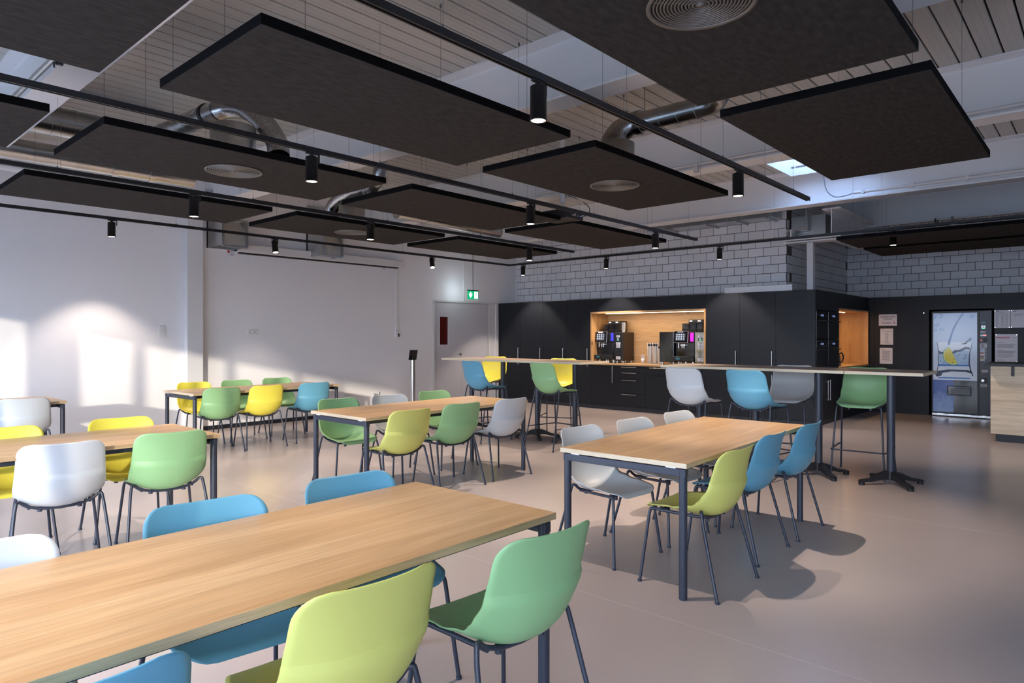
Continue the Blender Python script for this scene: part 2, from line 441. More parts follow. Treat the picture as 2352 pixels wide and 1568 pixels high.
# short stub beam on the post beside the block wall
q = MB(); t = .018
for (xa, xb, za, zb) in ((-3.47, -3.19, 3.46, 3.48), (-3.338, -3.322, 3.03, 3.46), (-3.47, -3.19, 3.01, 3.03)):
    q.box(xa, xb, 11.35, 13.4, za, zb)
struct(q.obj('ceiling_beam', M_BEAM))
q = MB(); q.box(-4.08, -3.19, 11.36, 11.6, 2.97, 2.99).box(-4.08, -3.19, 11.47, 11.485, 2.99, 3.01).box(-4.08, -3.48, 11.36, 11.6, 3.01, 3.03).box(-3.98, -3.96, 11.36, 11.6, 3.03, 3.2)
struct(q.obj('ceiling_beam', M_BEAM))
struct(box('trim_3', M_OFFWHITE, -3.74, -3.64, 11.44, 11.54, 2.157, 2.965, b=.006))

# sand-lime block walls, each block on its own
BL, BH, BD, JT = .25, .14, .012, .010
brick_me = MB().bbox(-.5, .5, 0, 1, -.5, .5, .006).mesh('brick')
def block_wall(name, p0, axis, length, z0, z1, face):
    """axis 0: along +x facing -y at y=p0[1]; axis 1: along +y facing +x at x=p0[0]"""
    if axis == 0:
        w = box(name, M_MORTAR, p0[0], p0[0]+length, p0[1]+.006, p0[1]+.25, z0, z1)
    else:
        w = box(name, M_MORTAR, p0[0]-.25, p0[0]-.006, p0[1], p0[1]+length, z0, z1)
    struct(w)
    r = 0; z = z0
    while z < z1-.02:
        h = min(BH, z1-z); s = 0.0 if r % 2 else -(BL+JT)/2
        while s < length-.02:
            a = max(s, 0); b = min(s+BL, length)
            if b-a > .03:
                o = bpy.data.objects.new('brick', brick_me); COL.objects.link(o)
                m = (a+b)/2; dz = random.uniform(-.0015, .0015)
                if axis == 0:
                    o.location = (p0[0]+m, p0[1]+dz, z+h/2); o.scale = (b-a, .02, h)
                else:
                    o.location = (p0[0]-dz, p0[1]+m, z+h/2); o.scale = (b-a, .02, h); o.rotation_euler = (0, 0, PI/2)
                o.parent = w
            s += BL+JT
        z += BH+JT; r += 1
    return w
brick_me.materials.append(M_BRICK)
q = MB(); q.box(XL, -4.09, 11.55, 11.75, 0, 2.06).box(-4.34, -4.10, 11.55, 15.0, 0, 2.06).box(-4.34, 1.2, 15.006, 15.2, 0, 2.06).box(-4.34, -4.09, 14.9, 15.25, 0, 3.96)
struct(q.obj('wall_service', M_MORTAR))
block_wall('wall_kitchen', (XL, 11.5), 0, 6.11, 2.06, 3.95, 0)
block_wall('wall_side', (-4.09, 11.522), 1, 3.478, 2.06, 3.95, 1)
block_wall('wall_back', (-4.09, 15.0), 0, 5.2, 2.06, 3.95, 0)
struct(box('wall_back_right', M_BRICK, 1.11, XR, 15.0, 15.2, 0, 3.95))

# dark panelled back wall with the recess of the vending machine
q = MB()
q.box(-3.434, -2.45, YB, YB+1.0, 0, 2.155).box(-1.488, 1.6, YB, YB+1.0, 0, 2.155).box(-2.45, -1.488, YB, YB+1.0, 1.9, 2.155).box(-2.45, -1.488, YB+.9, YB+1.0, 0, 1.9)
wb = struct(q.obj('wall_back_panelling', M_DARK))
q = MB()
for x in (-3.34,):
    q.box(x-.002, x+.002, YB-.0012, YB, 0.05, 2.15)
q.obj('seam', M_VOID, wb)

# ------------------------------------------------------------------ kitchen
def bar_handle(m, parent, p0, p1, out=(0, -1, 0), r=.006):
    """round bar handle on two short posts"""
    p0 = Vector(p0); p1 = Vector(p1); o = Vector(out)*.03; d = (p1-p0).normalized()
    q = MB().cyl(p0+o, p1+o, r, n=10)
    for p in (p0+d*.02, p1-d*.02): q.cyl(p, p+o, r*.8, n=8)
    return q.obj('handle', m, parent)
G = .0015
def front(name, parent, a, b, z0, z1, y=YK, m=None):
    return box(name, m or M_DARK, a+G, b-G, y, y+.02, z0+G, z1-G, parent, b=.0012)
TOPZ = 2.155
tallL = [(-10.147, -9.533, -9.595), (-9.533, -8.905, -8.98), (-8.905, -8.296, -8.37), (-8.296, -7.69, -7.76)]
names = ['first tall dark cupboard from the white double door', 'second tall dark cupboard from the white double door', 'third tall dark cupboard from the white double door, under the short light bar', 'tall dark cupboard directly left of the coffee niche']
for (a, b, hx), lb in zip(tallL, names):
    t = thing('tall_cupboard', lb, 'cupboard', ((a+b)/2, YK, 0)); ox = -(a+b)/2
    box('body', M_DARK, a+ox+.0005, b+ox-.0005, .021, .6, .08, TOPZ, t)
    d = box('door', M_DARK, a+ox+G, b+ox-G, 0, .02, .085, TOPZ, t, b=.0012)
    bar_handle(M_STEEL, d, (hx+ox, 0, .817), (hx+ox, 0, 1.181))
    box('plinth', M_DARKPLINTH, a+ox, b+ox, .004, .03, 0, .08, t)
t = thing('filler_strip', 'narrow dark filler strip between white door frame and first cupboard', 'filler panel', (-10.174, YK, 0))
box('panel', M_DARK, -.026, .026, 0, .02, 0, TOPZ, t)
tallR = [(-5.257, -4.647, -4.709), (-4.647, -4.045, -4.101), (-4.045, -3.434, None)]
names = ['tall dark two-door cupboard directly right of the coffee niche', 'tall dark two-door cupboard between the niche cupboard and the end panel cupboard', 'tall dark end panel without handles at the kitchen corner']
for (a, b, hx), lb in zip(tallR, names):
    t = thing('tall_cupboard', lb, 'cupboard', ((a+b)/2, YK, 0)); ox = -(a+b)/2
    if hx:
        box('body', M_DARK, a+ox+.0005, b+ox-.0005, .021, .6, .08, TOPZ, t)
        d = box('door', M_DARK, a+ox+G, b+ox-G, 0, .02, .842, TOPZ, t, b=.0012)
        bar_handle(M_STEEL, d, (hx+ox, 0, .887), (hx+ox, 0, 1.18))
        d = box('door', M_DARK, a+ox+G, b+ox-G, 0, .02, .085, .838, t, b=.0012)
        bar_handle(M_STEEL, d, (hx+ox, 0, .5), (hx+ox, 0, .793))
        pl = box('plinth', M_DARKPLINTH, a+ox, b+ox, .004, .03, 0, .08, t)
        q = MB()
        for k in range(14):
            u = a+ox+.08+k*.032
            q.box(u, u+.024, .001, .0045, .015, .068)
        q.obj('vent_grille', mat('grille_brown', rgb(60, 54, 46), 0.5) if 'grille_brown' not in MATS else MATS['grille_brown'], pl)
    else:
        box('door', M_DARK, a+ox+G, b+ox, 0, .02, .085, TOPZ, t, b=.0012)
        box('plinth', M_DARKPLINTH, a+ox, b+ox-.01, .004, .03, 0, .08, t)
# base units below the coffee niche
def base_unit(a, b, lb):
    t = thing('base_cabinet', lb, 'cabinet', ((a+b)/2, YK, 0)); ox = -(a+b)/2
    box('body', M_DARK, a+ox+.0005, b+ox-.0005, .021, .6, .08, .862, t)
    box('plinth', M_DARKPLINTH, a+ox, b+ox, .004, .03, 0, .08, t)
    return t, ox
t, ox = base_unit(-7.69, -7.045, 'dark base cabinet with an upright bar handle below the left coffee machine')
d = box('door', M_DARK, -7.69+ox+G, -7.045+ox-G, 0, .02, .085, .86, t, b=.0012)
bar_handle(M_STEEL, d, (-7.168+ox, 0, .522), (-7.168+ox, 0, .851))
t, ox = base_unit(-7.045, -6.455, 'dark drawer unit with four stacked drawers below the cup dispenser')
for z0, z1 in ((.752, .86), (.612, .75), (.342, .61), (.085, .34)):
    d = box('drawer', M_DARK, -7.045+ox+G, -6.455+ox-G, 0, .02, z0, z1-.002, t, b=.0012)
    hz = z1-.025
    bar_handle(M_STEEL, d, (-6.96+ox, 0, hz), (-6.635+ox, 0, hz))
t, ox = base_unit(-6.455, -5.845, 'dark base unit with a single level bar handle near its top')
d = box('door', M_DARK, -6.455+ox+G, -5.845+ox-G, 0, .02, .085, .86, t, b=.0012)
bar_handle(M_STEEL, d, (-6.357+ox, 0, .835), (-5.95+ox, 0, .835))
t, ox = base_unit(-5.845, -5.257, 'plain dark base unit below the right coffee machine')
box('door', M_DARK, -5.845+ox+G, -5.257+ox-G, 0, .02, .085, .86, t, b=.0012)
# coffee niche: wood lining, worktop, fascia, light
wt = thing('worktop', 'long oak worktop under the two coffee machines', 'worktop', (-6.47, YK, 0))
box('top', M_KNOTX, -7.69+6.47, -5.257+6.47, -.012, .6, .864, .9, wt, b=.002)
t = thing('coffee_niche', 'wide oak-lined niche holding both coffee machines', 'niche', (-6.47, YK, 0)); ox = 6.47
box('back_panel', M_KNOTX, -7.69+ox, -5.257+ox, .57, .59, .901, 1.905, t)
box('side_panel', M_KNOTZ, -7.69+ox, -7.66+ox, -.008, .57, .901, 1.905, t)
box('side_panel', M_KNOTZ, -5.287+ox, -5.257+ox, -.008, .57, .901, 1.905, t)
box('top_panel', M_KNOTX, -7.66+ox, -5.287+ox, -.008, .57, 1.872, 1.905, t)
box('light_strip', M_LED, -7.42+ox, -5.31+ox, .13, .155, 1.862, 1.872, t)
t = thing('overhead_panel', 'long dark fascia panel above the coffee niche', 'panel', (-6.47, YK, 0))
box('panel', M_DARK, -7.69+ox+G, -5.257+ox-G, 0, .6, 1.907, TOPZ, t, b=.0012)
def area(name, loc, sx_, sy_, w, col, rot=(0, 0, 0), spread=None):
    d = bpy.data.lights.new(name, 'AREA'); d.shape = 'RECTANGLE'; d.size = sx_; d.size_y = sy_; d.energy = w; d.color = col
    if spread: d.spread = math.radians(spread)
    o = bpy.data.objects.new(name, d); COL.objects.link(o); o.location = loc; o.rotation_euler = rot
    return o
area('niche_light', (-6.365, YK+.142, 1.858), 2.1, .02, 9, (1, .82, .60))
# wing with the ovens and the kettle niche (faces the room's right side)
XS = -3.434
t = thing('oven_housing', 'tall dark housing around the four black ovens', 'cabinet', (XS, 11.5, 0))
q = MB(); q.box(-.6, -.02, -.578, .6, .08, .92).box(-.6, -.02, -.58, .6, 1.84, TOPZ).box(-.6, -.56, -.58, .6, .92, 1.84).box(-.56, -.02, -.58, -.57, .92, 1.84).box(-.56, -.02, .59, .6, .92, 1.84)
q.obj('body', M_DARK, t)
box('upper_front', M_DARK, -.02, 0, -.578, -.003, 1.845, TOPZ, t, b=.0012)
box('upper_front', M_DARK, -.02, 0, .0, .605, 1.845, TOPZ, t, b=.0012)
for ya, yb in ((-.578, -.003), (0, .605)):
    d = box('door', M_DARK, -.02, 0, ya, yb, .085, .925, t, b=.0012)
    yy = yb-.06 if ya < -.1 else ya+.055
    bar_handle(M_STEEL, d, (0, yy, .384), (0, yy, .712), out=(1, 0, 0))
box('plinth', M_DARKPLINTH, -.03, -.004, -.59, .605, 0, .08, t)
ovn = ['upper left black built-in oven beside the kitchen corner', 'upper right black built-in oven next to the kettle niche', 'lower left black built-in oven beside the kitchen corner', 'lower right black built-in oven next to the kettle niche']
def oven(loc, lb):
    t = thing('built_in_oven', lb, 'oven', loc, 0, 'black built-in ovens')
    box('body', M_BLACKPL, -.5, -.012, -.28, .28, .002, .44, t)
    d = box('door', M_BLACKGLOSS, -.012, .008, -.284, .284, .0, .30, t, b=.002)
    MB().cyl((.045, -.25, .285), (.045, .25, .285), .008, n=10).cyl((.008, -.235, .285), (.045, -.235, .285), .006, n=8).cyl((.008, .235, .285), (.045, .235, .285), .006, n=8).obj('handle', M_BLACKPL, d)
    p = box('control_panel', M_BLACKGLOSS, -.012, .01, -.284, .284, .305, .445, t, b=.002)
    for y in (-.16, .16):
        MB().cyl((.01, y, .375), (.03, y, .375), .018, n=14).obj('knob', M_BLACKPL, p)
    box('display', mat('dim_display', (.02, .03, .05), .2, emit=(.35, .45, .9), estr=.35) if 'dim_display' not in MATS else MATS['dim_display'], .0101, .0106, -.07, .07, .36, .39, p)
    return t
for k, (y, z) in enumerate(((-.29, 1.38), (.3, 1.38), (-.29, .925), (.3, .925))):
    oven((XS+.0, 11.5+y, z), ovn[k])
# kettle niche
Y0, Y1 = 12.11, 13.96
t = thing('kettle_niche', 'narrow oak-lined niche around the kettle, lit from above', 'niche', (XS, Y0, 0))
box('back_panel', M_KNOTZ, -.6, -.58, 0, Y1-Y0, .9, 1.9, t)
box('side_panel', M_KNOTZ, -.58, -.0, 0, .02, .9, 1.9, t)
box('side_panel', M_KNOTZ, -.58, -.0, Y1-Y0-.02, Y1-Y0, .9, 1.9, t)
box('top_panel', M_KNOTX, -.58, -.0, .02, Y1-Y0-.02, 1.872, 1.9, t)
box('light_strip', M_LED, -.30, -.275, .1, 1.35, 1.862, 1.872, t)
area('kettle_niche_light', (XS-.29, Y0+.75, 1.855), .02, 1.2, 7, (1, .68, .34))
t = thing('worktop', 'short oak worktop under the kettle', 'worktop', (XS, Y0, 0))
box('top', M_KNOTX, -.6, .012, 0, Y1-Y0, .864, .9, t, b=.002)
t = thing('base_cabinet', 'dark base cabinet below the kettle niche', 'cabinet', (XS, Y0, 0))
box('body', M_DARK, -.6, -.02, 0, Y1-Y0, .08, .862, t)
box('door', M_DARK, -.02, 0, .003, .92, .085, .86, t, b=.0012); box('door', M_DARK, -.02, 0, .923, Y1-Y0-.002, .085, .86, t, b=.0012)
box('plinth', M_DARKPLINTH, -.03, -.004, 0, Y1-Y0, 0, .08, t)
t = thing('overhead_panel', 'dark fascia panel above the kettle niche', 'panel', (XS, Y0, 0))
box('panel', M_DARK, -.6, 0, .0, Y1-Y0+.035, 1.902, TOPZ, t, b=.0012)
# kettle
t = thing('kettle', 'black and steel electric kettle in the small lit niche', 'kettle', (XS-.2, 12.62, .901), .9)
MB().lathe([(0.0, .0), (.085, .0), (.088, .012), (.082, .02), (0, .02)]).obj('power_base', M_BLACKPL, t)
b_ = MB().lathe([(0, .022), (.084, .022), (.086, .04), (.08, .12), (.068, .2), (.06, .222), (0, .225)], n=28).obj('body', M_BLACKGLOSS, t)
MB().lathe([(.0865, .024), (.0875, .045), (.0835, .045)]).obj('steel_band', M_STEEL, b_)
MB().lathe([(.058, .222), (.05, .238), (.02, .245), (.012, .258), (0, .26)]).obj('lid', M_BLACKPL, t)
MB().tube(spline([(.06, 0, .215), (.12, 0, .225), (.15, 0, .17), (.14, 0, .09), (.085, 0, .055)], 6), .012).obj('handle', M_BLACKPL, t)
MB().tube([(-.055, 0, .17), (-.085, 0, .205), (-.098, 0, .222)], [.03, .02, .011]).obj('spout', M_BLACKPL, t)
box('water_gauge', M_STEEL, -.012, .012, -.0845, -.07, .06, .16, t)
# light bars and boards lying on top of the cupboards
t = thing('light_bar', 'short white light bar lying on the third tall cupboard', 'light bar', (-8.6, YK+.03, TOPZ)); box('housing', M_WHITEPL, -.3, .3, 0, .05, .001, .024, t, b=.003)
t = thing('cover_board', 'long white board lying on top of the right cupboards', 'board', (-4.4, YK+.12, TOPZ)); box('board', M_WHITEPL, -.57, .57, 0, .03, .001, .105, t, b=.003)

# ------------------------------------------------------------------ shell chairs and bar stools
PROF = [(.228, .412), (.220, .430), (.195, .440), (.12, .438), (.03, .424), (-.06, .411), (-.125, .411), (-.180, .430), (-.222, .474), (-.248, .535), (-.261, .598), (-.267, .657), (-.277, .72), (-.288, .765), (-.299, .799)]
def shell_mesh(name, dz=0.0, hole=False):
    cl = [(p.x, p.y) for p in spline([(x, z, 0) for x, z in PROF], 3)]
    n = len(cl); L = [0.0]
    for i in range(1, n): L.append(L[-1]+math.dist(cl[i], cl[i-1]))
    T = L[-1]; NU = 22
    Fv, Bv = [], []
    def width(s):
        if s < .20: w = .205+.02*(s/.20)
        elif s < .52: w = .225+.008*(s-.2)/.32
        else: w = .233-.018*((s-.52)/(T-.52))
        r, d = .075, min(s, T-s)
        if s < .2: r = .10
        if d < r: w = w-r+math.sqrt(max(r*r-(r-d)**2, 0))
        return w
    def lift(s):
        K = [(0, .004), (.08, .012), (.2, .040), (.32, .078), (.42, .098), (.52, .090), (.62, .070), (.72, .056), (T, .044)]
        for (a, va), (b, vb) in zip(K, K[1:]):
            if s <= b:
                t = (s-a)/(b-a); t = t*t*(3-2*t); return va+(vb-va)*t
        return K[-1][1]
    rows = []
    for i in range(n):
        x, z = cl[i]; a = cl[max(i-1, 0)]; b = cl[min(i+1, n-1)]
        tx, tz = b[0]-a[0], b[1]-a[1]; l = math.hypot(tx, tz); tx /= l; tz /= l
        nx, nz = tz, -tx                       # towards the sitter
        rows.append((x, z, nx, nz, L[i]))
    # a small step across the back, as on the moulded shell
    k = min(range(n), key=lambda i: abs(rows[i][1]-.612))
    def lerp(r0, r1, t): return tuple(r0[j]*(1-t)+r1[j]*t for j in range(5))
    rows = rows[:k]+[lerp(rows[k], rows[k-1], .04), lerp(rows[k], rows[k+1], .04)]+rows[k+1:]
    for (x, z, nx, nz, s) in rows:
        w = width(s); lf_ = lift(s); th = (.0085 if s < .4 or z < .48 else .0085+.009*(z-.48)/.132) if z < .612 or s < .4 else .0060
        for j in range(NU+1):
            u = -1+2*j/NU
            u = math.copysign(abs(u)**.9, u)
            y = u*w; c = lf_*(abs(y)/.23)**2.3
            e = .45+.55*math.sqrt(max(0, 1-abs(u)**8))
            Fv.append((x+nx*c, y, z+nz*c+dz)); Bv.append((x+nx*(c-th*e), y, z+nz*(c-th*e)+dz))
    m = len(rows); W = NU+1; N = m*W; fs = []
    def skip(i, j):
        z = rows[i][1]
        return hole and .735 < z < .765 and 6 <= j < NU-6
    for i in range(m-1):
        for j in range(NU):
            a = i*W+j
            if skip(i, j):
                continue
            fs.append((a, a+1, a+W+1, a+W)); fs.append((N+a, N+a+W, N+a+W+1, N+a+1))
            if hole:
                for (di, dj, p, q_) in ((-1, 0, a, a+1), (1, 0, a+W, a+W+1), (0, -1, a, a+W), (0, 1, a+1, a+W+1)):
                    if skip(i+di, j+dj): fs.append((p, q_, N+q_, N+p))
    for j in range(NU):
        fs.append((j, N+j, N+j+1, j+1)); a = (m-1)*W+j; fs.append((a, a+1, N+a+1, N+a))
    for i in range(m-1):
        a = i*W; fs.append((a, a+W, N+a+W, N+a)); a = i*W+NU; fs.append((a, N+a, N+a+W, a+W))
    q = MB().add(Fv+Bv, fs, True)
    return q.mesh(name)
def under_frame(dz):
    q = MB(); r = .0095
    for s in (-1, 1):
        q.tube(fillet([(-.135, s*.195, .452+dz), (-.132, s*.165, .425+dz), (-.13, s*.10, .402+dz), (-.13, 0, .396+dz)], .05), r, n=8)
        q.tube(fillet([(-.131, s*.152, .413+dz), (.06, s*.168, .415+dz), (.155, s*.185, .421+dz)], .04), r, n=8)
    q.tube([(.13, -.182, .419+dz), (.13, 0, .413+dz), (.13, .182, .419+dz)], r*.85, n=8)
    for x in (-.125, .12):
        for y in (-.1, .1): q.cyl((x, y, .385+dz), (x, y, .412+dz), .013, n=10)
    return q.mesh('under_frame')
def leg_mesh(front_, s, H, spread):
    r = .0092
    if front_:
        p = [(.222+spread*.1, s*(.245+spread*.0), .006), (.182, s*.204, .40+H), (.176, s*.199, .424+H), (.150, s*.184, .4215+H)]
    else:
        p = [(-.262-spread*.1, s*.262, .006), (-.158, s*.222, .40+H), (-.146, s*.212, .458+H), (-.135, s*.192, .452+H), (-.132, s*.172, .43+H)]
    q = MB().tube(fillet(p, [.02, .028, .02, .02], 6), r, n=9)
    q.cyl((p[0][0], p[0][1], 0), (p[0][0], p[0][1], .012), .0125, n=10)
    return q.mesh('leg')
SHELL = {c: shell_mesh('seat_shell') for c in CHAIRCOL}
SHELLS = {c: shell_mesh('seat_shell', .29) for c in CHAIRCOL}
for c in CHAIRCOL:
    SHELL[c].materials.append(CHAIRCOL[c]); SHELLS[c].materials.append(CHAIRCOL[c])
UF = under_frame(0); UFS = under_frame(.29)
LEGS = [leg_mesh(f, s, 0, 0) for f in (True, False) for s in (-1, 1)]
LEGSS = [leg_mesh(f, s, .29, .4) for f in (True, False) for s in (-1, 1)]
for me in [UF, UFS]+LEGS+LEGSS: me.materials.append(M_DARKMET)
q = MB()
def sl(f, s, z):
    a, b = ((.262, s*.245), (.182, s*.204)) if f else ((-.302, s*.262), (-.158, s*.222))
    t = z/.69; return (a[0]*(1-t)+b[0]*t, a[1]*(1-t)+b[1]*t, z)
FRP = [sl(False, -1, .27), sl(True, -1, .27), sl(True, 1, .27), sl(False, 1, .27)]
fp = [Vector(p) for p in FRP]
o_ = Vector((0, .016, 0)); fp = [fp[0]-o_, fp[1]-o_+Vector((.02, 0, 0)), fp[2]+o_+Vector((.02, 0, 0)), fp[3]+o_]
q.tube(fillet(fp, .02), .0075, n=8)
FOOTREST = q.mesh('foot_rest'); FOOTREST.materials.append(M_DARKMET)
def make_chair(kind, col, loc, rz, label, group):
    t = thing('shell_chair' if kind == 'chair' else 'bar_stool', label, 'chair' if kind == 'chair' else 'bar stool', loc, rz, group)
    put('seat_shell', (SHELL if kind == 'chair' else SHELLS)[col], None, t)
    put('under_frame', UF if kind == 'chair' else UFS, None, t)
    for me in (LEGS if kind == 'chair' else LEGSS): put('leg', me, None, t)
    if kind != 'chair': put('foot_rest', FOOTREST, None, t)
    return t
PROTO = {}
def chair(kind, col, bx, by, ang, label, group):
    """bx, by: middle of the back's top edge; ang: facing direction in degrees"""
    a = math.radians(ang); off = .299
    loc = (bx+off*math.cos(a), by+off*math.sin(a), 0)
    if (kind, col) in PROTO: return dup(PROTO[(kind, col)], loc, a, label, group)
    PROTO[(kind, col)] = make_chair(kind, col, loc, a, label, group)
    return PROTO[(kind, col)]
GR = 'shell chairs around the dining tables'
for col, bx, by, ang, lb in [
    ('grey', -2.55, .40, -6.8, 'white shell chair on the far side of the nearest table, beside two blue chairs'),
    ('blue', -2.56, 1.10, -7.7, 'blue shell chair on the far side of the nearest table, between white and blue chairs'),
    ('blue', -2.56, 1.73, -6.8, 'blue shell chair on the far side of the nearest table, at its far end'),
    ('blue', -1.36, .36, 177.0, 'blue shell chair on the near side of the nearest table, cut by the bottom edge'),
    ('lime', -1.38, 1.045, 177.5, 'lime shell chair on the near side of the nearest table, between blue and green chairs'),
    ('green', -1.31, 1.68, 175.5, 'green shell chair at the far end of the near side of the nearest table'),
    ('yellow', -5.64, 1.07, -6.3, 'yellow shell chair behind the table of the white-backed chair, cut by the left edge'),
    ('yellow', -5.64, 1.79, -7.2, 'yellow shell chair behind the left table, opposite the pale green chair'),
    ('grey', -4.53, 1.14, 171.0, 'white shell chair in sunlight on the near side of the left table'),
    ('green', -4.52, 1.75, 171.5, 'pale sunlit green shell chair on the near side of the left table'),
    ('green', -5.77, 3.79, -9.0, 'green shell chair on the far side of the middle table, at its near end'),
    ('grey', -5.73, 4.39, -6.8, 'grey shell chair on the far side of the middle table, before the wall tap'),
    ('green', -5.77, 5.05, -5.9, 'light green shell chair on the far side of the middle table, at its far end'),
    ('lime', -4.39, 3.65, 176.0, 'lime shell chair on the near side of the middle table'),
    ('green', -4.46, 4.32, 173.0, 'green shell chair on the near side of the middle table, between lime and grey'),
    ('grey', -4.44, 4.99, 175.0, 'light grey shell chair on the near side of the middle table, at its far end'),
    ('grey', -2.745, 3.72, -5.0, 'grey shell chair on the far side of the right table, at its near corner'),
    ('grey', -2.71, 4.34, -5.4, 'middle one of three grey shell chairs behind the right table'),
    ('grey', -2.695, 5.0, -4.5, 'farthest of three grey shell chairs behind the right table'),
    ('lime', -1.515, 3.62, 179.5, 'lime shell chair on the near side of the right table'),
    ('blue', -1.585, 4.33, 180.0, 'blue shell chair on the near side of the right table, directly behind the lime one'),
    ('blue', -1.575, 5.02, 180.0, 'blue shell chair at the far end of the right table, nearest the bar stools'),
    ('yellow', -9.28, 3.84, -6.3, 'yellow shell chair behind the back table, against the wall column'),
    ('green', -9.30, 4.44, -5.9, 'green shell chair in the middle of the wall side of the back table'),
    ('green', -9.36, 5.09, -9.0, 'green shell chair at the far end of the wall side of the back table'),
    ('green', -7.97, 3.66, 170.0, 'green shell chair on the near side of the back table, half in sun'),
    ('yellow', -7.95, 4.23, 175.0, 'sunlit yellow shell chair on the near side of the back table'),
    ('blue', -7.96, 4.92, 173.0, 'blue shell chair on the near side of the back table, at its far end'),
    ('grey', -8.08, 1.70, 170.0, 'grey shell chair before the small wall table at the left edge'),
    ('grey', -9.42, 1.50, -3.6, 'whitish shell chair between the small wall table and the white wall, mostly cut off')]:
    chair('chair', col, bx, by, ang, lb, GR)
GS = 'bar stools along the high tables'
for col, bx, by, ang, lb in [
    ('blue', -6.45, 6.30, 84, 'blue bar stool on the near side of the left high tables, before the white door'),
    ('yellow', -7.52, 7.98, -70, 'yellow bar stool behind the left high tables, next to the blue stool'),
    ('green', -5.34, 6.44, 83, 'green bar stool on the near side of the left high tables'),
    ('yellow', -6.10, 7.95, -66, 'yellow bar stool behind the left high tables, half hidden by the green stool'),
    ('grey', -3.37, 6.38, 84, 'light grey bar stool on the near side of the right high tables, back turned'),
    ('blue', -2.70, 6.38, 80, 'blue bar stool on the near side of the right high tables'),
    ('grey', -2.70, 7.86, -84, 'light grey bar stool with a slotted back behind the right high tables'),
    ('green', -1.93, 7.82, -86, 'green bar stool behind the right high tables, facing the room')]:
    chair('stool', col, bx, by, ang, lb, GS)

# ------------------------------------------------------------------ dining tables
TL, TW, TH = 2.07, .83, .74
def dining_table(cx, y0, rz, label, w=TW):
    t = thing('dining_table', label, 'table', (cx, y0+TL/2, 0), rz, 'oak dining tables')
    hw, hl = w/2, TL/2
    box('table_top', M_OAK, -hw+.002, hw-.002, -hl+.002, hl-.002, TH-.026, TH, t)
    box('long_edge_band', M_OAKEDGE, -hw, -hw+.002, -hl, hl, TH-.026, TH-.0005, t)
    box('long_edge_band', M_OAKEDGE, hw-.002, hw, -hl, hl, TH-.026, TH-.0005, t)
    box('end_edge_band', M_PALEEDGE, -hw+.002, hw-.002, -hl, -hl+.002, TH-.026, TH-.0005, t)
    box('end_edge_band', M_PALEEDGE, -hw+.002, hw-.002, hl-.002, hl, TH-.026, TH-.0005, t)
    for sx_ in (-1, 1):
        for sy in (-1, 1):
            x, y = sx_*(hw-.035), sy*(hl-.032)
            q = MB().cyl((x, y, .006), (x, y, TH-.034), .0225, n=20).cyl((x, y, 0), (x, y, .006), .018, n=16)
            q.obj('leg', M_DARKMET, t)
    for sy in (-1, 1):
        y = sy*(hl-.032)
        box('apron', M_DARKMET, -hw+.014, hw-.014, y-.018, y+.018, TH-.076, TH-.034, t, b=.003)
        for x in (-hw+.10, hw-.10): box('spacer', M_WHITEPL, x-.03, x+.03, y-.02, y+.02, TH-.034, TH-.0265, t)
    for sx_ in (-1, 1):
        x = sx_*(hw-.10)
        box('rail', M_DARKMET, x-.018, x+.018, -hl+.05, hl-.05, TH-.066, TH-.028, t, b=.003)
    return t
dining_table(-2.005, -.04, math.radians(.4), 'oak-topped dining table nearest the camera, with blue, lime and green chairs')
dining_table(-5.045, .035, 0, 'oak-topped dining table with white and pale green chairs on its near side')
dining_table(-5.035, 3.315, 0, 'oak-topped dining table in the middle, with lime, green and grey chairs in front', .845)
dining_table(-2.13, 3.25, math.radians(1.8), 'oak-topped dining table with a lime chair and two blue chairs on the right')
dining_table(-8.52, 3.33, math.radians(2.5), 'oak-topped dining table by the wall column, with green, yellow and blue chairs in front', .81)
dining_table(-8.62, .03, 0, 'oak-topped dining table at the left edge before the roughcast wall')

# ------------------------------------------------------------------ high tables
BT, BZ = .655, 1.09
def high_table(cx, cy, label):
    t = thing('high_table', label, 'table', (cx, cy, 0), 0, 'square high tables set in a row')
    h = BT/2-.001
    box('table_top', M_OAKBAR, -h+.002, h-.002, -h+.002, h-.002, BZ-.028, BZ, t)
    q = MB(); q.box(-h, -h+.002, -h, h, BZ-.028, BZ-.0005).box(h-.002, h, -h, h, BZ-.028, BZ-.0005).box(-h+.002, h-.002, -h, -h+.002, BZ-.028, BZ-.0005).box(-h+.002, h-.002, h-.002, h, BZ-.028, BZ-.0005)
    q.obj('edge_band', M_PLY, t)
    MB().cyl((0, 0, .05), (0, 0, BZ-.03), .036, n=24).obj('post', M_DARKMET, t)
    q = MB(); q.box(-.11, .11, -.11, .11, BZ-.036, BZ-.0285).box(-.27, .27, -.02, .02, BZ-.044, BZ-.036)
    q.obj('mounting_plate', M_BLACKPL, t)
    b_ = MB().cyl((0, 0, .045), (0, 0, .13), .042, n=20).obj('hub', M_BLACKPL, t)
    for k in range(4):
        a = PI/4+k*PI/2; c, s = math.cos(a), math.sin(a)
        q = MB()
        prof = [(.03, .125), (.09, .112), (.20, .062), (.30, .046), (.315, .030), (.30, .026), (.2, .030), (.1, .050), (.03, .050)]
        n = len(prof); wd = [.024]*n
        vs = []
        for sd in (-1, 1):
            for (r, z), w in zip(prof, wd): vs.append((c*r-s*w*sd, s*r+c*w*sd, z))
        q.add(vs, [tuple(range(n)), tuple(range(2*n-1, n-1, -1))]+[(i, n+i, n+(i+1) % n, (i+1) % n) for i in range(n)])
        f = q.obj('foot', M_BLACKPL, t)
        MB().cyl((c*.29, s*.29, 0), (c*.29, s*.29, .027), .028, n=14).obj('glide', M_RUBBER, f)
    return t
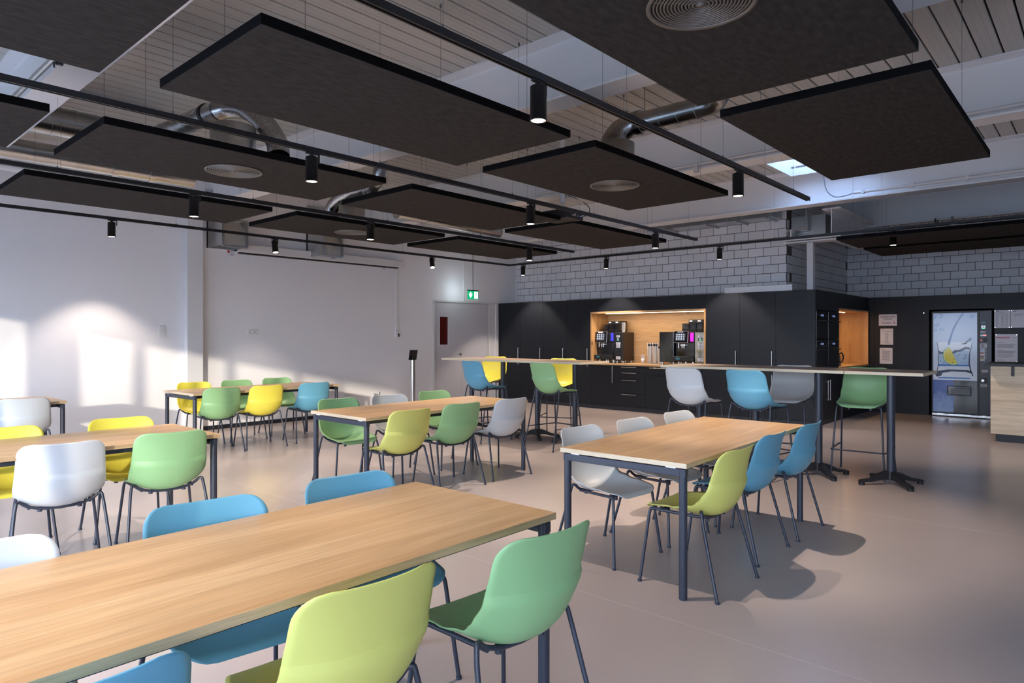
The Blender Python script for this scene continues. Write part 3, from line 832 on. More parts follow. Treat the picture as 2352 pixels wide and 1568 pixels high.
hl_ = ['leftmost high table of the row, before the white double door', 'second high table of the left row, counted from the white door', 'third high table of the left row, before the dark cupboards', 'high table at the right end of the left row, left of the gap']
for k, X in enumerate((-7.30, -6.645, -5.99, -5.335)):
    high_table(X, 7.2, hl_[k])
hl_ = ['high table at the left end of the right row, right of the gap', 'second high table of the right row, below the niche edge', 'third high table of the right row, before the kitchen corner', 'high table at the right end of the row, beside the vending machine']
for k, X in enumerate((-3.545, -2.89, -2.235, -1.575)):
    high_table(X, 7.2, hl_[k])

# ------------------------------------------------------------------ acoustic panels
PZ, PT, PA, PB = 2.80, .052, 1.145, 2.265
M_VENT = mat('vent_steel', (0.20, 0.195, 0.19), 0.45, metal=0.8)
def vent(parent_loc, label):
    t = thing('air_vent', label, 'vent', parent_loc, 0, 'round air vents in the hanging panels')
    q = MB()
    q.lathe([(.205, -.001), (.225, -.001), (.225, -.009), (.205, -.006), (.205, -.001)], n=48)
    q.obj('rim', M_VENT, t)
    q = MB()
    for k in range(1, 14):
        r = .205*k/14
        q.lathe([(r, -.0015), (r+.008, -.0015), (r+.008, -.005), (r, -.005), (r, -.0015)], n=40)
    for k in range(8):
        a = k*PI/4; c, s = math.cos(a), math.sin(a)
        q.add([(-s*.004, c*.004, -.002), (s*.004, -c*.004, -.002), (c*.205+s*.004, s*.205-c*.004, -.002), (c*.205-s*.004, s*.205+c*.004, -.002)], [(0, 1, 2, 3)])
    q.obj('grille_rings', M_VENT, t)
    MB().lathe([(0, -.008), (.018, -.008), (.018, -.0015)], n=16).obj('hub', M_VENT, t)
    MB().lathe([(0, -.0012), (.205, -.0012)], n=32).obj('back_plate', M_VOID, t)
    return t
def panel(cx, cy, label, a=PA, b=PB, wires=True, ve=None):
    t = thing('acoustic_panel', label, 'ceiling panel', (cx, cy, PZ), 0, 'dark felt panels hanging below the ceiling')
    box('felt_face', M_FELT, -a/2, a/2, -b/2, b/2, 0, .008, t)
    box('edge_frame', M_FELTEDGE, -a/2-.0005, a/2+.0005, -b/2-.0005, b/2+.0005, .003, PT, t)
    for sx_ in (-1, 1):
        for sy in (-1, 1):
            x, y = sx_*(a/2-.14), sy*(b/2-.3)
            w = MB().cyl((x, y, PT), (x, y, ZC-PZ-.0), .0014, n=5).obj('wire', M_WIRE, t)
            MB().cyl((x, y, ZC-PZ-.028), (x, y, ZC-PZ), .008, n=8).obj('ceiling_anchor', M_WIRE, w)
    if ve: vent((cx, cy, PZ), ve)
    return t
CX_ = (-7.475, -5.44, -3.368, -1.267); CY_ = (2.585, 5.15, 7.68)
panel(CX_[3], CY_[0], 'dark hanging panel nearest overhead, with a round vent, at the top of the photo', ve='round vent in the dark panel at the top of the photo')
panel(CX_[2], CY_[0], 'large dark hanging panel at upper centre left, before the first pendant spotlight')
panel(CX_[1], CY_[0], 'dark hanging panel with a round vent below the steel drum and flexible duct', ve='round vent with visible rings below the steel drum')
panel(CX_[0], CY_[0], 'dark hanging panel above the roughcast wall, below the long steel duct')
panel(CX_[3], CY_[1], 'dark hanging panel at the upper right, before the roof light')
panel(CX_[2], CY_[1], 'dark hanging panel with a round vent in front of the projector', ve='round vent in the dark panel before the projector')
panel(CX_[1], CY_[1], 'dark hanging panel in the centre, ending at the projector')
panel(CX_[0], CY_[1], 'dark hanging panel with a round vent before the projection screen', ve='pale round vent in the panel before the projection screen')
panel(CX_[1], CY_[2], 'dark hanging panel behind the projector, towards the block wall')
panel(CX_[0], CY_[2], 'dark hanging panel above the emergency exit sign')
panel(CX_[2], .02, 'dark hanging panel at the top left corner of the photo')
panel(CX_[1], .02, 'dark hanging panel cut by the left edge, below the conduit')
panel(-1.80, 10.80, 'dark hanging panel before the back block wall, front one of two', a=2.27, b=1.145)
panel(-1.80, 12.22, 'dark hanging panel before the back block wall, rear one of two', a=2.27, b=1.145)

# ------------------------------------------------------------------ lamp tracks with spotlights
def track(label, p0, p1, wires, bend=None, z=PZ):
    t = thing('lamp_track', label, 'lamp track', (p0[0], p0[1], z))
    o = Vector((p0[0], p0[1], 0))
    pts = [Vector((p[0], p[1], 0))-o for p in ([p0]+([bend] if bend else [])+[p1])]
    for a, b in zip(pts, pts[1:]):
        d = (b-a).normalized(); n = Vector((-d.y, d.x, 0)); w = .0175
        e0 = a-d*(w if a is not pts[0] else 0); e1 = b+d*(w if b is not pts[-1] else 0)
        def bx(u0, u1, z0, z1, nm, m):
            vs = [(e+n*u+Vector((0, 0, z))) for z in (z0, z1) for e in (e0, e1) for u in (u0, u1)]
            MB().add(vs, [(0, 2, 3, 1), (4, 5, 7, 6), (0, 1, 5, 4), (2, 6, 7, 3), (0, 4, 6, 2), (1, 3, 7, 5)]).obj(nm, m, t)
        bx(-w, w, -.012, .018, 'rail_body', M_BLACK)
        bx(-w, -.008, -.019, -.012, 'rail_lip', M_BLACK); bx(.008, w, -.019, -.012, 'rail_lip', M_BLACK)
    for (x, y) in wires:
        w = MB().cyl((x-o.x, y-o.y, .018), (x-o.x, y-o.y, ZC-z), .0012, n=5).obj('wire', M_WIRE, t)
        MB().cyl((x-o.x, y-o.y, .018), (x-o.x, y-o.y, .04), .005, n=8).box(x-o.x-.012, x-o.x+.012, y-o.y-.02, y-o.y+.02, .018, .022).obj('wire_clip', M_WIRE, w)
    return t
TXA, TXB, TXC, TXD, TYD = -2.265, -4.40, -6.52, -9.47, 10.46
TXE, ZD = -0.13, 2.925
track('nearest black lamp track, running from the top edge past the first spotlight', (TXA, -.6), (TXA, 6.98), [(TXA, y) for y in (.9, 2.05, 3.6, 5.0, 5.85, 6.55)])
track('second black lamp track from the camera, passing before the projector', (TXB, -.8), (TXB, 8.84), [(TXB, y) for y in (.6, 1.7, 3.3, 4.9, 6.3, 7.6, 8.6)])
track('third black lamp track from the camera, ending before the block wall', (TXC, -.8), (TXC, 8.76), [(TXC, y) for y in (.6, 1.6, 3.3, 5.0, 6.6, 8.2)])
track('farthest black lamp track, bending round along the kitchen wall', (TXD, -.9), (1.2, TYD), [(TXD, y) for y in (1.75, 3.7, 5.7, 7.6, 9.8)]+[(x, TYD) for x in (-8.3, -6.8, -5.4, -3.9, -2.4, -.65)], bend=(TXD, TYD), z=ZD)
SPOTM = {}
def spot_proto():
    t = thing('pendant_spotlight', '', 'spotlight', (0, 0, PZ), 0)
    MB().box(-.012, .012, -.055, .035, -.034, -.019).obj('adapter', M_BLACK, t)
    MB().cyl((0, -.01, -.050), (0, -.01, -.034), .016, n=14).obj('stem', M_BLACK, t)
    h = MB().lathe([(0, -.0), (.040, -.0), (.0445, -.004), (.0445, -.178), (.0465, -.178), (.0465, -.184), (.039, -.184), (.037, -.165), (0, -.165)], n=28).obj('housing', M_BLACK, t)
    MB().lathe([(0, -.1652), (.0368, -.1652), (.038, -.181)], n=24).obj('reflector', M_LENS, h)
    MB().box(-.01, .01, .046, .052, -.09, .012).box(-.01, .01, .0, .052, .008, .012).obj('yoke', M_BLACK, t)
    return t
SP = None
def spotlight(x, y, label, rz=0.0, tilt=0.0, power=1.0, size=88, z=PZ, blend=.45):
    global SP
    if SP is None:
        SP = spot_proto(); t = SP; t.location = (x, y, z); t.rotation_euler = (0, 0, rz); t['label'] = label; t['group'] = 'spotlights on the lamp tracks'
    else:
        t = dup(SP, (x, y, z), rz, label, 'spotlights on the lamp tracks')
    h = [c for c in t.children if c.name.startswith('housing')][0]
    h.location = (0, -.01, -.052); h.rotation_euler = (0, tilt, 0)
    d = bpy.data.lights.new('spot_beam', 'SPOT'); d.energy = SPOT_W*power; d.spot_size = math.radians(size); d.spot_blend = blend
    d.shadow_soft_size = .014; d.color = (1.0, .84, .71)
    o = bpy.data.objects.new('spot_beam', d); COL.objects.link(o)
    o.parent = h; o.location = (0, 0, -.19)
    return t
for x, ys, lb in ((TXA, (2.74, 5.29), ('large black spotlight on the nearest track, at upper centre', 'black spotlight on the nearest track, left of the roof light')),
                  (TXB, (2.69, 5.19, 7.69), ('black spotlight on the second track, before the panel with the ringed vent', 'black spotlight on the second track, left of the projector', 'black spotlight on the second track, before the block wall')),
                  (TXC, (2.72, 4.76, 7.66), ('black spotlight on the third track, above the left tables', 'black spotlight on the third track, beside the pale vent', 'black spotlight on the third track, above the track corner'))):
    for y, l in zip(ys, lb):
        spotlight(x, y, l, power=1.0 if x == TXA else .7)
spotlight(TXA, .2, 'black spotlight on the nearest track, above the camera', power=.4)
spotlight(TXB, .15, 'black spotlight on the second track, near the window wall', power=.4)
spotlight(TXD, 2.92, 'black spotlight on the wall track, lighting the roughcast wall', power=.17, size=92, z=ZD, blend=.3)
spotlight(TXD, 5.14, 'black spotlight on the wall track, tilted, before the screen casing', tilt=-.22, power=.15, z=ZD)
spotlight(TXD, 8.3, 'black spotlight on the wall track, strongly tilted, left of the exit sign', rz=-.5, tilt=-.40, power=.15, z=ZD)
for x, l in ((-9.08, 'small black spotlight at the track corner, before the block wall'), (-7.02, 'small black spotlight above the coffee niche'), (-4.79, 'small black spotlight above the right tall cupboards'), (-2.25, 'small black spotlight before the rear hanging panels')):
    spotlight(x, TYD, l, rz=-PI/2, power=.4, size=88, z=ZD, blend=.25)

struct(box('ground', mat('outside_paving', rgb(150, 150, 146), .9), -40, 40, -60, Y_FRONT-.1, -.35, -.15))
struct(box('sun_blocker', mat('blocker_pale', rgb(205, 203, 198), .85), 22.5, 46, -24, -21.6, -.3, 8.0))  # unseen block added outside to keep low sun out of the right-hand windows

# ------------------------------------------------------------------ coffee machines and what stands beside them
YC = YK+.14; WZ = .901
def sticker(parent, x0, x1, z0, z1, y, m=None, lines=2, name='sticker'):
    s = box(name, m or M_PAPER, x0, x1, y-.0008, y, z0, z1, parent)
    if lines:
        q = MB(); h = (z1-z0)
        for k in range(lines):
            zz = z1-h*(k+.8)/(lines+.6)
            q.box(x0+(x1-x0)*.12, x1-(x1-x0)*(.15+.2*(k % 2)), y-.0012, y-.0008, zz-h*.08, zz+h*.08)
        q.obj('print_line', M_GREYINK, s)
    return s
M_SCREEN = mat('touch_screen', (.03, .035, .045), .15, emit=(.25, .28, .36), estr=.35)
M_ICON = mat('screen_icon', (.8, .85, .9), .3, emit=(.8, .88, 1.0), estr=1.0)
M_CYAN = mat('cyan_print', rgb(60, 180, 205), .4, emit=(.05, .4, .5), estr=.3)
M_GREENLED = mat('green_led', (.05, .6, .2), .3, emit=(.05, .9, .3), estr=2.0)
M_DARKSIDE = mat('dark_brown_plastic', rgb(44, 36, 33), .35)
M_HOPPER = mat('coffee_beans', rgb(78, 48, 34), .6, bump=.4, bscale=90)
def brewer(x0, x1, led, label, mirror):
    w = x1-x0
    t = thing('coffee_machine', label, 'coffee machine', ((x0+x1)/2, YC, WZ)); h = w/2
    q = MB(); q.bbox(-h, h, .03, .40, .06, .60, .01)
    body = q.obj('body', M_BLACKPL, t)
    box('front_panel', M_BLACKGLOSS, -h+.04, h-.02, .012, .03, .16, .40, t, b=.004)
    tr = MB().bbox(-h-.01, h+.01, -.07, .06, .075, .155, .012).obj('drip_tray', M_BLACKPL, t)
    q = MB()
    for k in range(9): q.box(-h+.03+k*(w-.06)/9, -h+.03+k*(w-.06)/9+.02, -.06, .01, .155, .157)
    q.obj('tray_grid', M_STEEL, tr)
    text('livio', .045, M_CYAN, tr, (-h+.06, -.0706, .118), FACE_Y, align='LEFT', name='logo')
    for x in (-h+.05, 0, h-.05):
        for y in (.06, .36): MB().cyl((x, y, 0), (x, y, .07), .018, n=14).obj('foot', M_CHROME, t)
    # touch panel
    sw = .29 if w > .36 else .27
    sc = thing('touch_panel', None, None); sc.parent = t; sc.location = (-h+.02+sw/2-.03, -.035, .505); sc.rotation_euler = (-.12, 0, 0)
    MB().bbox(-sw/2, sw/2, 0, .03, -.105, .115, .012).obj('bezel', M_STEEL, sc)
    MB().bbox(-sw/2+.008, sw/2-.008, -.003, .01, -.097, .107, .008).obj('glass', M_BLACKGLOSS, sc)
    box('screen', M_SCREEN, -sw*.34, sw*.3, -.0036, -.0028, -.06, .068, sc)
    q = MB()
    for r in range(3):
        for c in range(4):
            cx, cz = -sw*.26+c*sw*.155, .046-r*.039
            q.cyl((cx, -.0042, cz), (cx, -.0036, cz), .0115 if c < 3 else .008, n=12)
    q.obj('icon', M_ICON, sc)['kind'] = 'stuff'
    sticker(sc, -sw*.22, sw*.16, .082, .108, -.0032, lines=1)
    MB().cyl((-h+.09, -.02, .31), (-h+.09, -.02, .41), .008, n=12).obj('steam_wand', M_CHROME, t)
    q = MB().bbox(-h+.13, -h+.22, -.04, .03, .345, .385, .008); q.cyl((-h+.155, -.02, .31), (-h+.155, -.02, .35), .008).cyl((-h+.195, -.02, .31), (-h+.195, -.02, .35), .008)
    q.obj('spout', M_CHROME, t)
    box('light_slot', mat('glow_'+('blue' if led[2] > .8 and led[0] < .3 else 'magenta'), led, .3, emit=led, estr=2.2), h-.085, h-.03, .018, .028, .43, .585, t)
    q = MB()
    for k in range(5): q.box(h-.085+k*.012, h-.081+k*.012, .014, .018, .43, .585)
    q.obj('slot_bar', M_BLACKPL, t)
    # bean hoppers
    hx = [(-h+.10, -h+.235, .15), (-h+.245, -h+.375, .15), (-h+.385, -h+.50, .15)]
    for k, (a, b, hh) in enumerate(hx):
        box('hopper_base', M_BLACKPL, a, b, .08, .34, .605, .665, t, b=.003)
        hp = box('bean_hopper', M_SMOKE, a+.003, b-.003, .085, .335, .665, .755, t)
        box('coffee_beans', M_HOPPER if k == 2 else MATS['grille_brown'], a+.01, b-.01, .095, .325, .667, .715+.01*k, hp)
    top = MB().bbox(-h+.235, -h+.505, .075, .34, .757, .825, .006).obj('hopper_lid', M_BLACKPL, t)
    for x in (-h+.28, -h+.44): sticker(top, x-.028, x+.028, .785, .808, .0745, lines=0)
    return t
def cooler(x0, x1, m, label, side=True):
    w = x1-x0; h = w/2
    t = thing('milk_cooler', label, 'milk cooler', ((x0+x1)/2, YC, WZ))
    MB().bbox(-h, h, .0, .40, .045, .60, .006).obj('body', M_DARKSIDE if side else M_BLACKGLOSS, t)
    d = MB().bbox(-h+.004, h-.004, -.018, -.0, .05, .595, .005).obj('door', m, t)
    for x in (-h+.03, h-.03):
        for y in (.05, .34): MB().cyl((x, y, 0), (x, y, .05), .014, n=12).obj('foot', M_CHROME, t)
    return t, d, h
brewer(-7.66, -7.24, (.05, .05, 1.0), 'left black coffee machine with a blue light slot and tilted touch panel', False)
t, d, h = cooler(-7.225, -7.03, M_BLACKPL, 'black milk cooler with white stickers beside the left coffee machine')
def reader(d, y):
    sticker(d, -.04, .035, .50, .54, y)
    r = box('card_reader', M_BLACKGLOSS, -.042, .042, y-.012, y, .44, .492, d, b=.002)
    text('))))', .03, M_ICON, r, (0, y-.0125, .472), FACE_Y, name='symbol')
    box('status_light', M_GREENLED, -.02, .03, y-.0135, y-.012, .438, .444, r)
    sticker(d, -.05, .05, .365, .41, y, lines=2); sticker(d, -.043, .043, .30, .362, y, lines=3)
    sticker(d, -.05, .05, .075, .13, y, lines=2)
reader(d, -.0182)
brewer(-5.925, -5.545, (1.0, .02, .75), 'right black coffee machine with a magenta light slot', True)
t, d, h = cooler(-6.235, -5.945, M_BLACKGLOSS, 'glossy black milk cooler left of the right coffee machine', False)
t, d, h = cooler(-5.525, -5.300, mat('mirror_grey', (.34, .33, .29), .08, metal=.9), 'narrow mirror-fronted cooler at the right end of the coffee niche', True)
reader(d, -.0182)
# cups stacked on the left cooler
t = thing('cup_stack', 'stack of white cups standing on the left milk cooler', 'cups', (-7.05, YC+.05, WZ+.601), 0)
for k in range(9):
    MB().lathe([(.027, k*.017), (.038, k*.017+.05), (.040, k*.017+.052), (.034, k*.017+.05), (.025, k*.017+.003), (0, k*.017+.003)], n=16).obj('cup', M_WHITEPL, t)
t = thing('stirrer_cup', 'paper cup full of white wooden stirrers beside the left milk cooler', 'cup', (-6.66, YC+.12, WZ))
MB().lathe([(0, .0), (.026, 0), (.040, .10), (.037, .10), (.025, .004), (0, .004)], n=18).obj('cup', M_WHITEPL, t)
for k in range(13):
    a = k*2.4; r = .008+.016*((k*37) % 10)/10
    MB().cyl((r*.5*math.cos(a), r*.5*math.sin(a), .006), (r*1.9*math.cos(a), r*1.9*math.sin(a), .15+.03*((k*13) % 7)/7), .0028, n=6).obj('stirrer', M_PAPER, t)
t = thing('cup_dispenser', 'steel wire dispenser with three columns of paper cups between the coffee machines', 'cup dispenser', (-6.385, YC+.1, WZ))
box('base', M_STEEL, -.165, .165, -.06, .06, 0, .012, t, b=.002)
M_CUPS = mat('speckled_paper_cup', rgb(226, 218, 205), .6, var=.10, vscale=60)
hts = [.32, .31, .27]
for k, x in enumerate((-.108, 0, .108)):
    for a in range(4):
        c, s_ = math.cos(PI/4+a*PI/2)*.047, math.sin(PI/4+a*PI/2)*.047
        MB().cyl((x+c, s_, .012), (x+c, s_, .40), .0035, n=6).obj('rod', M_CHROME, t)
    cs = thing('cup_column', None, None); cs.parent = t; cs.location = (x, 0, .014)
    n = int(hts[k]/.022)
    for j in range(n):
        MB().lathe([(.028, j*.022), (.038, j*.022+.032), (.040, j*.022+.034), (.0, j*.022+.034)], n=14).obj('cup', M_CUPS, cs)
    MB().lathe([(0, n*.022+.014), (.041, n*.022+.014), (.041, n*.022+.05), (.034, n*.022+.06), (0, n*.022+.06)], n=16).obj('lid_stack', M_BLACKPL, cs)

# ------------------------------------------------------------------ vending machine with its printed front
t = thing('vending_machine', 'tall drinks vending machine with a picture of a glass of water and lime', 'vending machine', (-1.96, YB-.01, 0))
X0, X1, Z0, Z1 = -.423, .233, .078, 1.833
q = MB(); q.bbox(-.44, .44, .02, .82, .05, 1.875, .006); q.obj('cabinet', M_BLACKPL, t)
q = MB(); q.box(X0-.02, X0, -.02, .02, .06, 1.86).box(X1, X1+.03, -.02, .02, .06, 1.86).box(X0, X1, -.02, .02, Z1, 1.86).box(X0, X1, -.02, .02, .06, Z0)
q.obj('door_frame', M_BLACK, t)
def printmat(name, c0, c1, z0, z1, nz=.0):
    m = bpy.data.materials.new(name); m.use_nodes = True; nt = m.node_tree; b = nt.nodes['Principled BSDF']
    tcx = nt.nodes.new('ShaderNodeTexCoord'); sp = nt.nodes.new('ShaderNodeSeparateXYZ'); mr_ = nt.nodes.new('ShaderNodeMapRange')
    mr_.inputs[1].default_value = z0; mr_.inputs[2].default_value = z1
    cr = nt.nodes.new('ShaderNodeValToRGB'); cr.color_ramp.elements[0].color = (*c0, 1); cr.color_ramp.elements[1].color = (*c1, 1)
    nt.links.new(tcx.outputs['Object'], sp.inputs[0]); nt.links.new(sp.outputs[2], mr_.inputs[0])
    src = mr_.outputs[0]
    if nz:
        n = nt.nodes.new('ShaderNodeTexNoise'); n.inputs['Scale'].default_value = 14; n.inputs['Detail'].default_value = 8
        nt.links.new(tcx.outputs['Object'], n.inputs[0])
        ma = nt.nodes.new('ShaderNodeMath'); ma.operation = 'MULTIPLY_ADD'; ma.inputs[1].default_value = nz; nt.links.new(n.outputs[0], ma.inputs[0]); nt.links.new(src, ma.inputs[2]); src = ma.outputs[0]
    nt.links.new(src, cr.inputs[0]); nt.links.new(cr.outputs[0], b.inputs['Base Color'])
    b.inputs['Roughness'].default_value = .12
    nt.links.new(cr.outputs[0], b.inputs['Emission Color']); b.inputs['Emission Strength'].default_value = .16
    return m
pp = box('picture_panel', printmat('print_pale_blue', rgb(196, 208, 228), rgb(126, 152, 196), .65, 1.83, .0), X0, X1, -.006, .015, .647, Z1, t)
lp = box('lower_panel', printmat('print_deep_blue', rgb(150, 178, 214), rgb(10, 60, 150), .0, .62, .55), X0, X0+.31, -.006, .015, Z0, .645, t)
box('lower_panel', M_BLACKGLOSS, X0+.3105, X1, -.006, .015, Z0, .645, t)
def flat(name, pts, m, parent, y):
    n = len(pts)
    return MB().prism(pts, y, y+.0006, axis=1).obj(name, m, parent)
def pm_(n, c, e=.12):
    return mat(n, c, .12, emit=c, estr=e)
P_DK, P_MID, P_PALE, P_LIME, P_RIND, P_PITH, P_NAVY = pm_('print_navy', rgb(14, 40, 74)), pm_('print_blue', rgb(52, 112, 190)), pm_('print_white', rgb(206, 220, 238)), pm_('print_lime', rgb(206, 196, 30)), pm_('print_rind', rgb(64, 140, 60)), pm_('print_pith', rgb(214, 226, 180)), pm_('print_deep_navy', rgb(6, 24, 60))
y = -.0068
gl = [(-.367, 1.321), (-.35, 1.2), (-.342, 1.1), (-.345, .95), (-.362, .82), (-.392, .735), (-.385, .69), (-.35, .668), (.12, .664), (.165, .69), (.178, .735), (.145, .83), (.125, .95), (.128, 1.1), (.145, 1.2), (.166, 1.321)]
flat('printed_glass', gl, P_PALE, pp, y)
wat = [(-.342, 1.17), (-.30, 1.13), (-.24, 1.16), (-.16, 1.12), (-.06, 1.15), (.02, 1.20), (.08, 1.17), (.135, 1.19), (.127, 1.0), (.128, .92), (-.346, .92), (-.343, 1.0)]
flat('printed_water', wat, pm_('print_water', rgb(160, 190, 222)), pp, y-.0007)
for pts in ([(-.367, 1.321), (-.357, 1.321), (-.338, 1.19), (-.331, 1.1), (-.335, .95), (-.352, .82), (-.38, .735), (-.392, .735), (-.362, .82), (-.345, .95), (-.342, 1.1), (-.35, 1.2)],
            [(.166, 1.321), (.157, 1.321), (.134, 1.2), (.112, 1.1), (.108, .95), (.128, .83), (.16, .735), (.178, .735), (.145, .83), (.125, .95), (.128, 1.1), (.145, 1.2)]):
    flat('printed_outline', pts, P_NAVY, pp, y-.0014)
flat('printed_base', [(-.348, .925), (.125, .925), (.13, .90), (-.35, .89)], P_MID, pp, y-.0014)
flat('printed_base', [(-.375, .80), (-.20, .835), (.10, .835), (.15, .81), (.165, .77), (.06, .80), (-.14, .80), (-.28, .77), (-.30, .72), (-.37, .70), (-.39, .735)], P_NAVY, pp, y-.0014)
flat('printed_base', [(-.36, .69), (-.25, .70), (.05, .70), (.15, .70), (.12, .675), (-.34, .672)], P_MID, pp, y-.0014)
for pts, m in (([(-.342, 1.17), (-.29, 1.14), (-.25, 1.155), (-.2, 1.135), (-.24, 1.118), (-.3, 1.10), (-.34, 1.12)], P_DK), ([(-.17, 1.12), (-.10, 1.175), (-.02, 1.19), (.06, 1.24), (.12, 1.23), (.13, 1.19), (.07, 1.20), (.0, 1.155), (-.07, 1.14), (-.13, 1.10)], P_DK),
               ([(-.01, 1.285), (.06, 1.315), (.11, 1.37), (.13, 1.40), (.155, 1.375), (.13, 1.34), (.10, 1.33), (.08, 1.29), (.03, 1.28)], P_DK), ([(.02, 1.30), (.08, 1.31), (.07, 1.295)], P_PALE)):
    flat('printed_splash', pts, m, pp, y-.0021)
st = [(.0, 1.825), (.045, 1.825), (-.03, 1.70), (-.09, 1.56), (-.125, 1.46), (-.155, 1.34), (-.175, 1.27), (-.205, 1.27), (-.19, 1.36), (-.155, 1.48), (-.13, 1.57), (-.07, 1.70)]
flat('printed_stream', st, P_MID, pp, y-.0014)
flat('printed_stream', [(.015, 1.825), (.03, 1.825), (-.05, 1.69), (-.10, 1.575), (-.14, 1.45), (-.168, 1.33), (-.18, 1.27), (-.195, 1.27), (-.175, 1.36), (-.145, 1.47), (-.115, 1.58), (-.06, 1.69)], P_NAVY, pp, y-.0021)
def arc(cx, cz, r0, r1, a0, a1, n=14, sx_=1.0):
    o = [(cx+sx_*r1*math.cos(a0+(a1-a0)*i/n), cz+r1*math.sin(a0+(a1-a0)*i/n)) for i in range(n+1)]
    i_ = [(cx+sx_*r0*math.cos(a1-(a1-a0)*i/n), cz+r0*math.sin(a1-(a1-a0)*i/n)) for i in range(n+1)]
    return o+i_
def rot2(pts, c, a): return [(c[0]+(u-c[0])*math.cos(a)-(v-c[1])*math.sin(a), c[1]+(u-c[0])*math.sin(a)+(v-c[1])*math.cos(a)) for u, v in pts]
lc = (-.118, 1.085)
for nm, r0, r1, m, dy in (('printed_lime_rind', .0, .172, P_RIND, .0028), ('printed_lime_pith', .0, .161, P_PITH, .0035), ('printed_lime_flesh', .0, .146, P_LIME, .0042)):
    pts = [(lc[0]+r1*.92*math.cos(a), lc[1]+r1*1.0*math.sin(a)) for a in [PI*.62+i*PI*1.02/16 for i in range(17)]]
    flat(nm, pts, m, pp, y-dy)
rr = random.Random(4)
q = MB()
for k in range(26):
    cx, cz, r = rr.uniform(-.33, .10), rr.uniform(.94, 1.12), rr.uniform(.004, .011)
    q.prism([(cx+r*math.cos(i*PI/4), cz+r*.7*math.sin(i*PI/4)) for i in range(8)], y-.0052, y-.0046, axis=1)
q.obj('printed_bubble', P_DK, pp)['kind'] = 'stuff'
for cx, cz, r in ((-.31, 1.79, .035), (-.375, 1.63, .034), (-.385, 1.54, .026), (-.29, 1.55, .03), (-.40, 1.76, .025), (.15, 1.77, .025)):
    flat('printed_droplet', rot2(arc(cx, cz, r*.55, r, .4, 5.4, 16), (cx, cz), cz*9), P_MID, pp, y-.0007)
dp = MB(); a, b, c, d = -.208, .145, .381, .548
dp.box(a, b, -.03, -.006, d-.012, d).box(a, b, -.03, -.006, c, c+.012).box(a, a+.012, -.03, -.006, c+.012, d-.012).box(b-.012, b, -.03, -.006, c+.012, d-.012)
dpo = dp.obj('dispensing_bay', M_BLACKPL, t)
box('bay_back', M_BLACKGLOSS, a+.012, b-.012, -.012, -.0065, c+.012, d-.012, dpo); box('bay_flap', mat('grey_flap', rgb(88, 92, 98), .3), a+.05, b-.014, -.020, -.0125, c+.02, d-.05, dpo)
cpn = box('control_column', mat('graphite_panel', rgb(74, 80, 92), .4), X1+.031, .436, -.016, .02, .06, 1.86, t, b=.002)
cx0, cx1, yy = X1+.045, .424, -.0165
r = box('card_reader', M_BLACKGLOSS, cx0+.01, cx1-.065, yy-.02, yy, 1.55, 1.615, cpn, b=.003); text('((  ))', .03, M_ICON, r, ((cx0+cx1-.055)/2, yy-.0205, 1.59), FACE_Y, name='symbol'); box('status_light', M_GREENLED, cx0+.03, cx1-.085, yy-.022, yy-.02, 1.552, 1.558, r)
text('selva', .034, M_CYAN, cpn, ((cx0+cx1)/2-.03, yy-.0006, 1.66), FACE_Y, name='logo')
sticker(cpn, cx0, cx1-.07, 1.48, 1.51, yy, lines=1)
r = box('price_display', M_BLACKGLOSS, cx0, cx1-.06, yy-.004, yy, 1.425, 1.455, cpn); text('0.00', .024, mat('red_led', (.8, .02, .02), .3, emit=(1, .04, .03), estr=4), r, (cx0+.062, yy-.0045, 1.44), FACE_Y, name='digits')
MB().cyl((cx0+.075, yy-.008, 1.36), (cx0+.075, yy, 1.36), .036, n=24).box(cx0+.068, cx0+.072, yy-.011, yy-.008, 1.34, 1.385).box(cx0+.079, cx0+.083, yy-.011, yy-.008, 1.34, 1.385).obj('coin_slot', M_BLACKPL, cpn)
MB().cyl((cx0+.012, yy-.004, 1.352), (cx0+.012, yy, 1.352), .008, n=12).obj('red_button', MATS['red_led'], cpn)
sticker(cpn, cx0-.005, cx1-.055, 1.225, 1.30, yy, lines=4)
r = box('selection_list', M_PAPER, cx0-.003, cx1-.085, yy-.001, yy, 1.0, 1.215, cpn)
for k, c_ in enumerate((rgb(150, 175, 215), rgb(190, 205, 225), rgb(150, 40, 45), rgb(215, 215, 220), rgb(150, 40, 45), rgb(90, 100, 110), rgb(190, 200, 110))):
    flat('product_strip', [(cx0, 1.205-k*.029), (cx1-.09, 1.2-k*.029), (cx1-.09, 1.184-k*.029), (cx0, 1.181-k*.029)], mat('strip_%d' % k, c_, .4), r, yy-.0018)
for k in range(5):
    MB().cyl((cx1-.068, yy-.006, 1.195-k*.037), (cx1-.068, yy, 1.195-k*.037), .009, n=12).obj('selection_button', M_WHITEPL, cpn)
sticker(cpn, cx0+.02, cx1-.04, .80, .845, yy, lines=1)
r = box('coin_return', M_BLACKPL, cx0, cx1-.045, yy-.006, yy, .62, .71, cpn, b=.002); MB().cyl((cx0+.035, yy-.012, .66), (cx0+.035, yy-.006, .66), .022, n=18).obj('return_cup', M_STEEL, r)
sticker(cpn, cx0+.002, cx1-.055, .55, .60, yy, lines=3)
kick = box('kick_plate', M_GALV, -.44, .44, -.012, .03, .012, .05, t, b=.003)
for a, b in ((-.36, -.25), (-.18, .13)): box('steel_tab', M_CHROME, a, b, -.018, -.012, .028, .05, kick)
box('latch', M_CHROME, .29, .36, -.02, -.012, .03, .055, kick)
for x in (-.38, .38): MB().cyl((x, .1, 0), (x, .1, .05), .02, n=12).obj('foot', M_STEEL, t)

